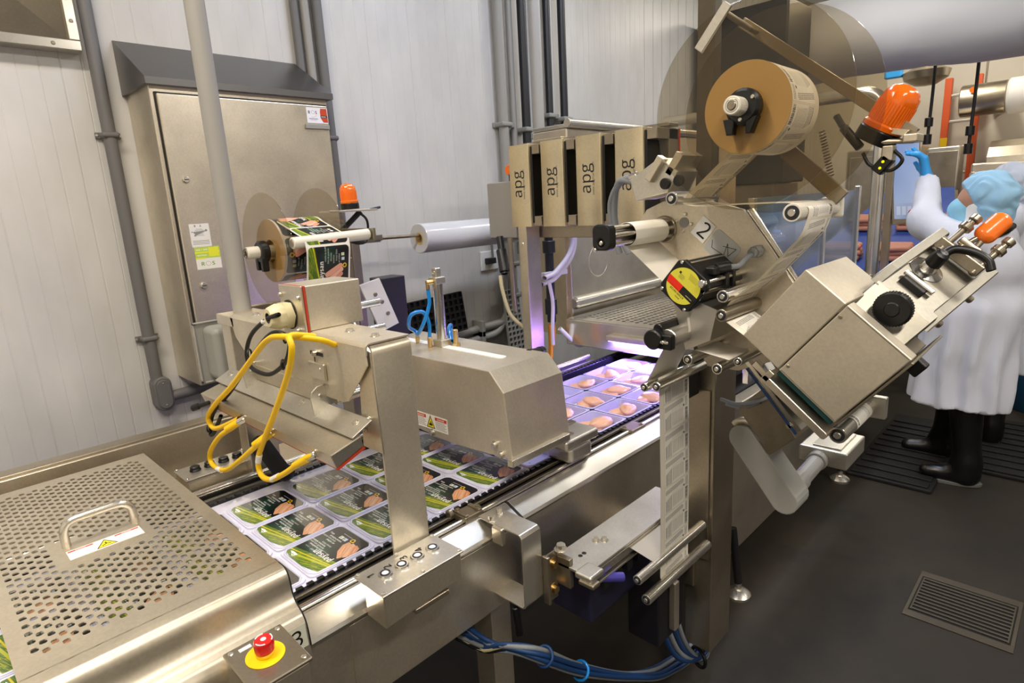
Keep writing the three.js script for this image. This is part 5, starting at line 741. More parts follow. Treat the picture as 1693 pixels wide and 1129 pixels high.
  part(t, 'loose_cable', [tube([[1.4, 1.262, -0.53], [1.38, 1.23, -0.5], [1.37, 1.19, -0.505], [1.36, 1.165, -0.54], [1.38, 1.14, -0.6], [1.42, 1.13, -0.66]], 0.005, false, 50), tube([[1.37, 1.16, -0.54], [1.39, 1.13, -0.59], [1.43, 1.115, -0.65]], 0.0045, false, 30)], M.greyCable);
  part(t, 'crank_arm', ext('x',  (() => { const o = []; for (let k = 0; k <= 10; k++) { const a = -2.28 + k / 10 * Math.PI; o.push([0.915 + 0.034 * Math.sin(a), -0.482 + 0.034 * Math.cos(a)]); } for (let k = 0; k <= 10; k++) { const a = 0.86 + k / 10 * Math.PI; o.push([1.05 + 0.034 * Math.sin(a), -0.588 + 0.034 * Math.cos(a)]); } return o; })(), 1.385, 1.462, 0.003, [], 2), M.greyBox, 'grey crank arm');
  part(t, 'arm_tube', [rod(V(1.46, 0.925, -0.482), V(1.66, 0.945, -0.478), 0.021), rod(V(1.46, 0.925, -0.482), V(1.5, 0.929, -0.482), 0.025), rod(V(1.6, 0.94, -0.479), V(1.66, 0.945, -0.478), 0.025)], M.palePipe); part(t, 'arm_block', bx(1.62, 1.78, 0.925, 0.972, -0.53, -0.41, 0.005, 2), M.alu); part(t, 'block_plate', bx(1.635, 1.77, 0.972, 0.976, -0.5, -0.43, 0.001), M.steelBright);
  part(t, 'roller_bracket', [bx(1.455, 1.475, 1.14, 1.19, -0.36, -0.3, 0.003)], M.alu);
  part(t, 'clamp_ring', [new THREE.TorusGeometry(0.034, 0.01, 8, 24, 4.2).rotateY(Math.PI / 2).rotateX(0.6).translate(1.4, 1.06, -0.585)], M.steel);
  // paper and labels running through
  const pw = (path, rep, mat, r, x0 = WX0, x1 = WX1) => [web(path, x0, x1, rep, r), mat];
  const roll = thing('label_roll', 'roll of small white text labels on brown card side, between the big smoked discs', 'label roll', [1.29, 1.7, DZ]);
  part(roll, 'paper', lathe([[0.037, 0.001], [0.086, 0], [0.086, 0.145], [0.037, 0.144]], V(WX0, DY, DZ), V(WX1, DY, DZ), 64), M.kraft, 'brown card-coloured roll side');
  const wr = new THREE.CylinderGeometry(0.0864, 0.0864, 0.144, 64, 1, true), uv = wr.attributes.uv; for (let i = 0; i < uv.count; i++) { const a = uv.getX(i), b = uv.getY(i); uv.setXY(i, 1 - b, a * 7); } part(roll, 'labels', wr.rotateZ(-Math.PI / 2).translate((WX0 + WX1) / 2, DY, DZ), std(0xffffff, 0.5, 0, { map: stripTex }));
  part(roll, 'core', lathe([[0.033, 0], [0.037, 0], [0.037, 0.145], [0.033, 0.145]], V(WX0, DY, DZ), V(WX1, DY, DZ)), M.kraft);
  const wv = part(roll, 'label_web', [web([[1.728, -0.565], [1.645, -0.662], [1.628, -0.675], [1.622, -0.64], [1.622, -0.45], [1.615, -0.409], [1.6, -0.408], [1.56, -0.42], [1.47, -0.5], [1.424, -0.556], [1.41, -0.565]], WX0 + 0.012, WX1 + 0.012, 0.072, 0.014)], stripMat, 'printed label web');
  part(roll, 'label_web', web([[1.378, -0.56], [1.365, -0.54], [1.34, -0.5]], WX0, WX1, 0.072), stripMat);
  const st = thing('label_strip', 'long white strip of text labels hanging from the upper rollers to the two lower rollers', 'label strip', [1.29, 0.67, -0.715]);
  part(st, 'strip', web([[1.226, -0.725], [1.2, -0.722], [0.95, -0.718], [0.69, -0.719], [0.672, -0.712], [0.669, -0.7]], WX0, WX1, 0.0735, 0.006), stripMat);
  part(st, 'tail', web([[0.752, -0.72], [0.755, -0.735], [0.78, -0.86]], WX0 - 0.03, WX1 - 0.03, 0.4), M.greyPaper);
  const ln = thing('backing_paper', 'plain cream backing paper wound on the slotted mandrel and running down the rollers', 'paper', [1.29, 1.2, -0.72]);
  part(ln, 'sleeve', lathe([[0.0265, 0], [0.0275, 0.0], [0.0275, WX1 - WX0], [0.0265, WX1 - WX0]], V(WX0 - 0.012, 1.565, -0.8), V(WX1 - 0.012, 1.565, -0.8), 40), M.paper);
  part(ln, 'paper_web', web([[1.545, -0.8195], [1.41, -0.655], [1.37, -0.65], [1.345, -0.646], [1.318, -0.658], [1.316, -0.68], [1.32, -0.70], [1.21, -0.757]], WX0, WX1, 0.2, 0.012), M.paper);
  part(ln, 'paper_web', web([[1.3, -0.645], [1.301, -0.635], [1.289, -0.56]], WX0 + 0.02, WX1 - 0.02, 0.2, 0.004), M.paper);
  const wl = thing('waste_label', 'printed label wrapped round the roller under the tilted printer box', 'label', [1.36, 1.15, -0.337]); const cw = new THREE.CylinderGeometry(0.0174, 0.0174, 0.11, 32, 1, true), cu = cw.attributes.uv; for (let i = 0; i < cu.count; i++) { const a = cu.getX(i), b = cu.getY(i); cu.setXY(i, 1 - b, a * 1.5); } part(wl, 'label', cw.rotateZ(-Math.PI / 2).translate(1.375, 1.163, -0.337), stripMat);
  // lamp bracket and sensor at the end of the reel arm
  const lb = part(t, 'lamp_bracket', [ext('x', [[1.735, -0.3], [1.752, -0.36], [1.76, -0.36], [1.745, -0.29]].reverse(), 1.4, 1.46, 0.001), bx(1.395, 1.45, 1.722, 1.738, -0.3, -0.275, 0.003), rod(V(1.4, 1.728, -0.34), V(1.42, 1.725, -0.285), 0.005)], M.steel);
  const se = part(lb, 'sensor', tl(bx(1.4, 1.425, 0.355, 0.39, -0.078, -0.055, 0.003)), M.blackPlastic, 'small black sensor'); const led = std(0xe8e000, 0.4); led.emissive.set(0xd8e000); led.emissiveIntensity = 0.5; part(se, 'indicator', [tl(new THREE.SphereGeometry(0.0028, 8, 6).translate(1.3995, 0.378, -0.068)), tl(new THREE.SphereGeometry(0.0028, 8, 6).translate(1.3995, 0.366, -0.064))], led);
  part(lb, 'sensor_cable', tube([[1.41, 1.71, -0.37], [1.41, 1.685, -0.355], [1.41, 1.672, -0.32], [1.41, 1.69, -0.3], [1.41, 1.71, -0.315]], 0.0035, false, 50), M.blackCable); part(lb, 'cable_plug', [rod(V(1.41, 1.72, -0.375), V(1.41, 1.765, -0.41), 0.009), rod(V(1.41, 1.765, -0.41), V(1.41, 1.79, -0.425), 0.0065)], M.charcoal); part(lb, 'sensor_holder', bx(1.4, 1.43, 1.69, 1.72, -0.335, -0.315, 0.003), M.alu);
}
beacon('warning_lamp', 'large orange ribbed warning lamp tilted on the arm of the labelling head', LW(1.43, 0.392, -0.115), V(-0.05, 0.86, 0.5), 0.86);
{
  const c = thing('cable_bundle', 'tied bundle of dark blue and grey cables drooping under the line to the column', 'cables', [1.2, 0.12, -0.85]);
  const base = [[0.82, 0.61, -1.06], [0.83, 0.6, -0.97], [0.85, 0.62, -0.9], [0.91, 0.586, -0.85], [1.045, 0.455, -0.85], [1.268, 0.285, -0.85], [1.474, 0.173, -0.85], [1.7, 0.15, -0.85], [1.9, 0.3, -0.95]];
  for (let i = 0; i < 7; i++) { const a = i * 0.9; part(c, 'cable', tube(base.map(([x, y, z], k) => [x + 0.006 * Math.sin(a + k), y + 0.014 * Math.sin(a) + 0.01 * Math.sin(k * 1.7 + i), z + 0.014 * Math.cos(a)]), 0.0065, false, 70, 7), [M.blueCable, M.blueCable, M.greyCable, M.blueCable, M.paleHose, M.blackCable, M.greyCable][i]); }
  for (const i of [3, 4]) part(c, 'tie', new THREE.TorusGeometry(0.023, 0.004, 6, 20).rotateY(Math.PI / 2).rotateZ(-0.7).translate(...base[i]), i === 3 ? M.blueCable : M.blueHose); part(c, 'connector', rod(V(0.9, 0.69, -0.93), V(0.905, 0.61, -0.925), 0.009), M.blackPlastic);
  const d = thing('cable_loop', 'grey cables hanging in loops beside the column foot', 'cables', [1.45, 0.2, -0.78]);
  for (let i = 0; i < 4; i++) part(d, 'cable', tube([[1.3 + i * 0.02, 0.6, -0.78], [1.32 + i * 0.025, 0.45, -0.77], [1.4 + i * 0.02, 0.31, -0.77], [1.5 + i * 0.015, 0.24 - i * 0.01, -0.76], [1.57, 0.25, -0.75], [1.555, 0.34, -0.74]], 0.008, false, 60, 8), i % 2 ? M.greyCable : M.blueCable); part(d, 'tie', new THREE.TorusGeometry(0.03, 0.006, 6, 18).rotateY(1.2).translate(1.52, 0.235, -0.76), M.blackPlastic);
}
// ---------------------------------------------------------------- floor drain and mats
{
  const d = thing('floor_drain', 'square steel floor drain with a slatted grate', 'drain', [2.67, 0, -0.23]);
  const x0 = 2.49, x1 = 2.85, z0 = -0.4, z1 = -0.06;
  part(d, 'frame', [bx(x0, x0 + 0.04, 0, 0.004, z0, z1, 0.001), bx(x1 - 0.04, x1, 0, 0.004, z0, z1, 0.001), bx(x0 + 0.04, x1 - 0.04, 0, 0.004, z0, z0 + 0.012, 0.001), bx(x0 + 0.04, x1 - 0.04, 0, 0.004, z1 - 0.012, z1, 0.001)], M.drain);
  part(d, 'pit', plain(x0 + 0.04, x1 - 0.04, 0.0003, 0.0012, z0 + 0.012, z1 - 0.012), M.blackRubber);
  for (let i = 0; i < 11; i++) { const x = x0 + 0.058 + i * 0.0245; part(d, 'slat', bx(x - 0.0045, x + 0.0045, 0.0012, 0.006, z0 + 0.02, z1 - 0.02, 0.001), M.drain); }
  part(d, 'grate_rim', [bx(x0 + 0.05, x1 - 0.05, 0.0012, 0.006, z0 + 0.016, z0 + 0.022, 0.001), bx(x0 + 0.05, x1 - 0.05, 0.0012, 0.006, z1 - 0.022, z1 - 0.016, 0.001)], M.drain);
  for (const [lab, x, z, w, l] of [['black ribbed rubber mat under the nearer worker', 4.25, -0.72, 1.2, 0.42], ['black ribbed rubber mat behind the workers’ boots', 4.6, -0.26, 1.0, 0.4]]) {
    const m = thing('floor_mat', lab, 'mat', [x, 0, z]); part(m, 'base', bx(x - w / 2, x + w / 2, 0, 0.02, z - l / 2, z + l / 2, 0.006), M.blackRubber); const n = Math.floor(w / 0.1); for (let i = 0; i < n; i++) { const a = x - w / 2 + 0.05 + i * 0.1; part(m, 'rib', bx(a - 0.03, a + 0.03, 0.02, 0.03, z - l / 2 + 0.02, z + l / 2 - 0.02, 0.006), M.blackRubber); }
  }
}
// ---------------------------------------------------------------- people: one field of tapered capsules, meshed
function figure(bones, k, cell, pad = 0.04, cut, fold) {
  const lo = V(9, 9, 9), hi = V(-9, -9, -9); for (const [p, q, r, s] of bones) for (const [w, a] of [[p, r], [q, s]]) { lo.min(V(...w).subScalar(a + pad)); hi.max(V(...w).addScalar(a + pad)); }
  const c = lo.clone().add(hi).multiplyScalar(0.5), S = Math.max(hi.x - lo.x, hi.y - lo.y, hi.z - lo.z) / 2, n = Math.max(16, Math.min(150, Math.round(2 * S / cell)));
  const mc = new MarchingCubes(n, new THREE.MeshBasicMaterial(), false, false, 400000); mc.isolation = 0; const h = n / 2;
  const B = bones.map(([p, q, r, s]) => { const d = [q[0] - p[0], q[1] - p[1], q[2] - p[2]]; return [p, d, d[0] * d[0] + d[1] * d[1] + d[2] * d[2] || 1e-9, r, s]; });
  const reach = 3 * k + 0.03;
  for (let z = 0; z < n; z++) for (let y = 0; y < n; y++) for (let x = 0; x < n; x++) {
    const X = c.x + (x - h) / h * S, Y = c.y + (y - h) / h * S, Z = c.z + (z - h) / h * S; let sum = 0, best = 9;
    for (const [p, d, l, r, s] of B) { let t = ((X - p[0]) * d[0] + (Y - p[1]) * d[1] + (Z - p[2]) * d[2]) / l; t = t < 0 ? 0 : t > 1 ? 1 : t; const q = Math.hypot(X - p[0] - d[0] * t, Y - p[1] - d[1] * t, Z - p[2] - d[2] * t) - r - (s - r) * t; if (q < best) best = q; if (q < reach + 0.1) sum += Math.exp(-q / k); }
    let f = sum > 0 ? Math.max(-1, -k * Math.log(sum)) : best; if (best > 0.12) f = best; if (fold && f < 0.06) f += fold(X, Y, Z); if (cut) f = Math.max(f, cut(X, Y, Z)); mc.field[x + y * n + z * n * n] = -f;
  }
  mc.update(); const g = new THREE.BufferGeometry(); g.setAttribute('position', new THREE.BufferAttribute(mc.positionArray.slice(0, mc.count * 3), 3)); g.scale(S, S, S); g.translate(c.x, c.y, c.z);
  g.deleteAttribute('normal'); const m = mergeVertices(g, 0.0004); m.computeVertexNormals(); return planarUV(m);
}
function hand(w, dir, nrm, side, curl, s = 1) {   // wrist point, direction of the fingers, back-of-hand normal; side 1 or -1 puts the thumb
  const d = dir.clone().normalize(), n = nrm.clone().addScaledVector(d, -nrm.dot(d)).normalize(), e = d.clone().cross(n).multiplyScalar(side), at = (a, b, c) => w.clone().addScaledVector(d, a * s).addScaledVector(e, b * s).addScaledVector(n, c * s), A = (p) => p.toArray(), o = [];
  for (const b of [-0.03, -0.01, 0.01, 0.03]) o.push([A(at(0.0, b * 0.6, 0)), A(at(0.085, b, 0)), 0.016 * s, 0.0125 * s]);
  [[0.03, 0.068], [0.01, 0.078], [-0.01, 0.072], [-0.03, 0.056]].forEach(([b, l], i) => { const c = curl[i], p = at(0.085, b, 0), q = at(0.085 + l * 0.45 * Math.cos(c), b * 1.1, -l * 0.45 * Math.sin(c)), r = at(0.085 + l * (0.45 * Math.cos(c) + 0.55 * Math.cos(c * 2)), b * 1.15, -l * (0.45 * Math.sin(c) + 0.55 * Math.sin(c * 2))); o.push([A(p), A(q), 0.0098 * s, 0.009 * s], [A(q), A(r), 0.009 * s, 0.0075 * s]); });
  o.push([A(at(0.025, 0.03, -0.004)), A(at(0.06, 0.058, -0.012)), 0.0125 * s, 0.0105 * s], [A(at(0.06, 0.058, -0.012)), A(at(0.088, 0.06, -0.024)), 0.0102 * s, 0.0085 * s]);
  return o;
}
const folds = (a, f, cx, cz) => (x, y, z) => a * (Math.max(0, Math.min(1, (1.05 - y) * 3)) * Math.sin(Math.atan2(x - cx, z - cz) * 11 + 2.5 * noise.noise(x * 4, y * 2, z * 4)) * 0.55 + 0.75 * noise.noise(x * f, y * f * 0.4, z * f) + 0.16 * noise.noise(x * f * 2, y * f * 1.2 + x * 4, z * f * 2 + 5));
function headPiece(c, face, s = 1) {   // skull, face, nose, brow and ears in one surface; face: unit direction
  const F = face.clone().normalize(), R = F.clone().cross(V(0, 1, 0)).normalize(), at = (f, u, r) => c.clone().addScaledVector(F, f * s).addScaledVector(V(0, 1, 0), u * s).addScaledVector(R, r * s).toArray();
  return [[at(-0.025, 0.02, 0), at(0.02, 0.025, 0), 0.085 * s, 0.08 * s], [at(0.03, -0.02, 0), at(0.045, -0.075, 0), 0.062 * s, 0.045 * s], [at(0.085, 0.01, 0), at(0.106, -0.022, 0), 0.01 * s, 0.013 * s], [at(0.075, 0.028, -0.03), at(0.075, 0.028, 0.03), 0.016 * s, 0.016 * s], [at(-0.005, 0.01, 0.08), at(-0.008, -0.03, 0.078), 0.012 * s, 0.01 * s], [at(-0.005, 0.01, -0.08), at(-0.008, -0.03, -0.078), 0.012 * s, 0.01 * s], [at(0.07, -0.052, -0.018), at(0.07, -0.052, 0.018), 0.014 * s, 0.014 * s]];
}
function person(label, base, o) {
  const t = thing('person', label, 'person', base); const [bx0, , bz] = base, P = (x, y, z) => [bx0 + x, y, bz + z], w = o.wristL, rw = o.wristR;
  const legs = [[P(o.hipL[0], 0.86, o.hipL[1]), P(o.kneeL[0], 0.48, o.kneeL[1]), 0.09, 0.062], [P(...[o.kneeL[0], 0.48, o.kneeL[1]]), P(o.footL[0], 0.1, o.footL[1]), 0.06, 0.042], [P(o.hipR[0], 0.86, o.hipR[1]), P(o.kneeR[0], 0.48, o.kneeR[1]), 0.09, 0.062], [P(o.kneeR[0], 0.48, o.kneeR[1]), P(o.footR[0], 0.1, o.footR[1]), 0.06, 0.042]];
  const N = o.neck, sh = o.shL, sr = o.shR;
  const body = [...legs, [P(0, 0.9, 0), P(o.chest[0], 1.2, o.chest[1]), 0.12, 0.125], [P(o.chest[0], 1.2, o.chest[1]), P(...N), 0.12, 0.06], [P(...sh), P(...sr), 0.06, 0.06], [P(...sh), P(...o.elL), 0.05, 0.042], [P(...o.elL), w.toArray(), 0.041, 0.03], [P(...sr), P(...o.elR), 0.05, 0.042], [P(...o.elR), rw.toArray(), 0.041, 0.03], [P(...N), o.head.toArray(), 0.055, 0.06], ...headPiece(o.head, o.face)];
  part(t, 'body', [figure(body, 0.014, 0.013), figure(headPiece(o.head, o.face), 0.01, 0.004, 0.03)], M.skin);
  const coat = [[P(o.chest[0] * 0.6, 0.98, o.chest[1] * 0.6 - 0.06), P(o.chest[0] * 0.6, 0.98, o.chest[1] * 0.6 + 0.06), 0.15, 0.15], [P(o.chest[0], 1.2, o.chest[1] - 0.07), P(o.chest[0], 1.2, o.chest[1] + 0.06), 0.155, 0.155], [P(o.chest[0], 1.2, o.chest[1]), P(N[0], N[1] - 0.06, N[2]), 0.16, 0.09], [P(...sh), P(...sr), 0.08, 0.08], [P(...sh), P(...o.elL), 0.082, 0.068], [P(...o.elL), w.toArray(), 0.066, 0.054], [P(...sr), P(...o.elR), 0.08, 0.064], [P(...o.elR), rw.toArray(), 0.062, 0.05],
    ...[[-0.07, -0.1], [-0.07, 0.09], [0.07, -0.1], [0.07, 0.09]].map(([a, b]) => [P(a * 0.5, 0.95, b * 0.5), P(o.skirt[0] + a, o.hem - 0.1, o.skirt[1] + b), 0.145, 0.13])];
  const lw = V(...P(...o.elL)), ld = w.clone().sub(lw).normalize();
  part(t, 'coat', figure(coat, 0.03, 0.012, 0.05, (x, y, z) => Math.max(o.hem - y + 0.03 * noise.noise(x * 5, 0, z * 5), (x - w.x) * ld.x + (y - w.y) * ld.y + (z - w.z) * ld.z > -0.015 && V(x, y, z).distanceTo(w) < 0.16 ? 1 : -1), folds(0.024, 8, bx0, bz)), M.coat, 'long white work coat');
  part(t, 'glove', figure([...hand(w, o.handDir, o.handNrm, 1, o.curl, 1.3), [lw.clone().lerp(w, 0.86).toArray(), w.toArray(), 0.04, 0.034]], 0.006, 0.004, 0.02), M.glove, 'blue glove'); part(t, 'glove', figure([...hand(rw, V(0, -0.4, -1), V(1, 0, 0), -1, [0.4, 0.5, 0.5, 0.6]), [P(...o.elR), rw.toArray(), 0.03, 0.034]], 0.006, 0.005, 0.02), M.glove, 'blue glove');
  const boot = (f, k, dir) => { const a = P(f[0], 0.06, f[1]), kn = P(f[0] + (k[0] - f[0]) * 1.0, 0.52, f[1] + (k[1] - f[1]) * 1.0); return [[kn, [a[0], 0.13, a[2]], 0.086, 0.058], [[a[0], 0.13, a[2]], [a[0], 0.06, a[2]], 0.058, 0.055], [[a[0], 0.055, a[2]], [a[0] + dir[0] * 0.17, 0.045, a[2] + dir[1] * 0.17], 0.055, 0.043]]; };
  for (const [f, k] of [[o.footL, o.kneeL], [o.footR, o.kneeR]]) {
    const b = part(t, 'boot', figure(boot(f, k, o.toe), 0.02, 0.009, 0.04, (x, y) => Math.max(0.012 - y, y - 0.5)), M.boot, 'black rubber boot');
    const a = P(f[0], 0, f[1]), ang = Math.atan2(o.toe[1], o.toe[0]), sole = ext('y', [...Array(21)].map((_, i) => { const q = i / 20 * 6.2832, r = Math.cos(q) > 0 ? 0.054 : 0.058; return [0.075 + 0.155 * Math.cos(q), r * Math.sin(q)]; }), 0.0, 0.02, 0.003).rotateY(-ang).translate(a[0], 0, a[2]); part(b, 'sole', sole, M.sole); part(b, 'yellow_patch', figure([[P(f[0] + (k[0] - f[0]) * 0.7 + 0.0, 0.31, f[1] + (k[1] - f[1]) * 0.7 + 0.045), P(f[0] + (k[0] - f[0]) * 0.75, 0.36, f[1] + (k[1] - f[1]) * 0.75 + 0.047), 0.034, 0.034]], 0.01, 0.006, 0.02), M.yellow);
  }
  const H = o.head, F = o.face.clone().normalize(), nb = (f, u) => H.clone().addScaledVector(F, f).add(V(0, u, 0)).toArray();
  part(t, 'hair_net', figure([[nb(-0.02, 0.02), nb(-0.01, 0.035), 0.112, 0.11], [nb(-0.055, -0.075), nb(-0.045, 0.0), 0.085, 0.1]], 0.02, 0.008, 0.03, (x, y, z) => { const d = (x - H.x) * F.x + (z - H.z) * F.z, u = y - H.y; return Math.max(d - 0.05 - 0.45 * u, -0.145 - u); }, (x, y, z) => 0.0035 * Math.sin(x * 90 + y * 50 + 12 * noise.noise(x * 9, y * 9, z * 9)) + 0.012 * noise.noise(x * 14, y * 14, z * 14)), o.netMat || M.net, 'bouffant hair net');
  if (o.mask) { part(t, 'face_mask', figure([[nb(0.078, -0.012), nb(0.066, -0.07), 0.056, 0.048], [nb(0.108, -0.018), nb(0.095, -0.055), 0.03, 0.03]], 0.02, 0.005, 0.02, (x, y, z) => (x - H.x) * -F.x + (z - H.z) * -F.z + 0.05), M.mask, 'pale blue face mask'); part(t, 'beard_cover', figure([[nb(0.01, -0.03), nb(0.03, -0.09), 0.09, 0.07]], 0.02, 0.006, 0.02, (x, y) => y - H.y - 0.03), M.white, 'white beard net'); part(t, 'collar', tube([P(N[0] - 0.1, N[1] - 0.05, N[2] - 0.06), P(N[0] - 0.13, N[1] - 0.06, N[2] + 0.02), P(N[0] - 0.07, N[1] - 0.02, N[2] + 0.1), P(N[0] + 0.03, N[1], N[2] + 0.12)], 0.018, false, 40), M.boot, 'dark collar strap'); }
  const ex = (r) => nb(0.094, 0.012).map((v, i) => v + [F.z, 0, -F.x][i] * r); part(t, 'eye', [new THREE.SphereGeometry(0.011, 12, 10).translate(...ex(0.03)), new THREE.SphereGeometry(0.011, 12, 10).translate(...ex(-0.03))], M.white);
  return t;
}
person('worker in white coat, blue hair net and mask reaching one hand to the screen', [3.98, 0, -0.46], { hipL: [-0.06, -0.02], kneeL: [-0.07, 0.02], footL: [-0.08, 0.06], hipR: [0.06, 0], kneeR: [0.1, -0.04], footR: [0.26, -0.1], toe: [-0.15, -0.98], chest: [-0.02, -0.02], neck: [-0.03, 1.4, 0.0], shL: [-0.19, 1.31, -0.05], shR: [0.17, 1.31, 0.04], elL: [-0.06, 1.43, -0.24], wristL: V(4.16, 1.655, -0.755), elR: [0.24, 1.1, -0.04], wristR: V(4.2, 1.02, -0.72), head: V(3.93, 1.53, -0.465), face: V(-0.25, -0.25, -0.95), mask: true, hem: 0.44, skirt: [0.02, -0.03], handDir: V(0.05, 1, -0.25), handNrm: V(0.3, 0.1, 1), curl: [0.25, 0.5, 0.6, 0.6] });
person('worker in a white coat and grey hair net standing behind the first worker', [4.72, 0, -0.42], { hipL: [-0.07, 0], kneeL: [-0.09, 0.02], footL: [-0.1, 0.04], hipR: [0.07, 0], kneeR: [0.1, 0], footR: [0.14, 0.02], toe: [0.2, -0.97], chest: [0, 0], neck: [0, 1.46, 0], shL: [-0.2, 1.4, 0], shR: [0.2, 1.4, 0], elL: [-0.22, 1.14, -0.08], wristL: V(4.6, 1.05, -0.72), elR: [0.24, 1.14, -0.1], wristR: V(4.9, 1.05, -0.74), head: V(4.72, 1.575, -0.44), face: V(0.1, -0.1, -1), hem: 0.47, skirt: [0, 0], handDir: V(0, -0.2, -1), handNrm: V(0, 1, 0), curl: [0.4, 0.5, 0.5, 0.6], netMat: M.netInner });
// ---------------------------------------------------------------- beyond the line
{
  const s = thing('screen_stand', 'slim steel post with a tilted touch screen beside the reaching worker', 'screen', [4.5, 0.9, -1.0]);
  part(s, 'post', bx(4.47, 4.53, 0.9, 1.86, -1.03, -0.99, 0.004), M.steelDark);
  const scr = canvasTex(200, 300, (g, w, h) => { g.fillStyle = '#a9b6cc'; g.fillRect(0, 0, w, h); const q = g.createLinearGradient(0, 0, w, h); q.addColorStop(0, '#7f97c6'); q.addColorStop(1, '#c9d6ea'); g.fillStyle = q; g.fillRect(8, 8, w - 16, h - 70); g.fillStyle = '#cdd7e4'; for (let i = 0; i < 4; i++) g.fillRect(20 + i * 42, h - 50, 30, 34); });
  const fr = part(s, 'screen', new RoundedBoxGeometry(0.03, 0.52, 0.16, 2, 0.008).rotateX(-0.1).translate(4.5, 1.65, -0.93), M.steelDark); const sm = std(0xffffff, 0.25, 0, { map: scr }); sm.emissive.set(0x6f8fc4); sm.emissiveIntensity = 0.12; part(fr, 'screen_face', plate(V(4.483, 1.42, -0.97), V(0, 0, 0.14), V(0, 0.47, -0.045)), sm); part(s, 'red_knob', rod(V(4.48, 1.46, -0.87), V(4.44, 1.46, -0.87), 0.02), M.red);
  const g = thing('acrylic_guard', 'clear bluish acrylic guard with bright edges behind the labelling head', 'guard', [3.0, 0.9, -0.95]);
  part(g, 'panel', bx(2.3, 3.6, 0.905, 1.62, -0.96, -0.952, 0.001), std(0xc3d0e4, 0.08, 0, { transmission: 0.9, thickness: 0 })); part(g, 'edge_bar', [bx(3.07, 3.1, 0.9, 1.62, -0.97, -0.945, 0.003), bx(3.6, 3.63, 0.9, 1.64, -0.97, -0.945, 0.003), bx(2.27, 2.3, 0.9, 1.62, -0.97, -0.945, 0.003)], M.polished);
}
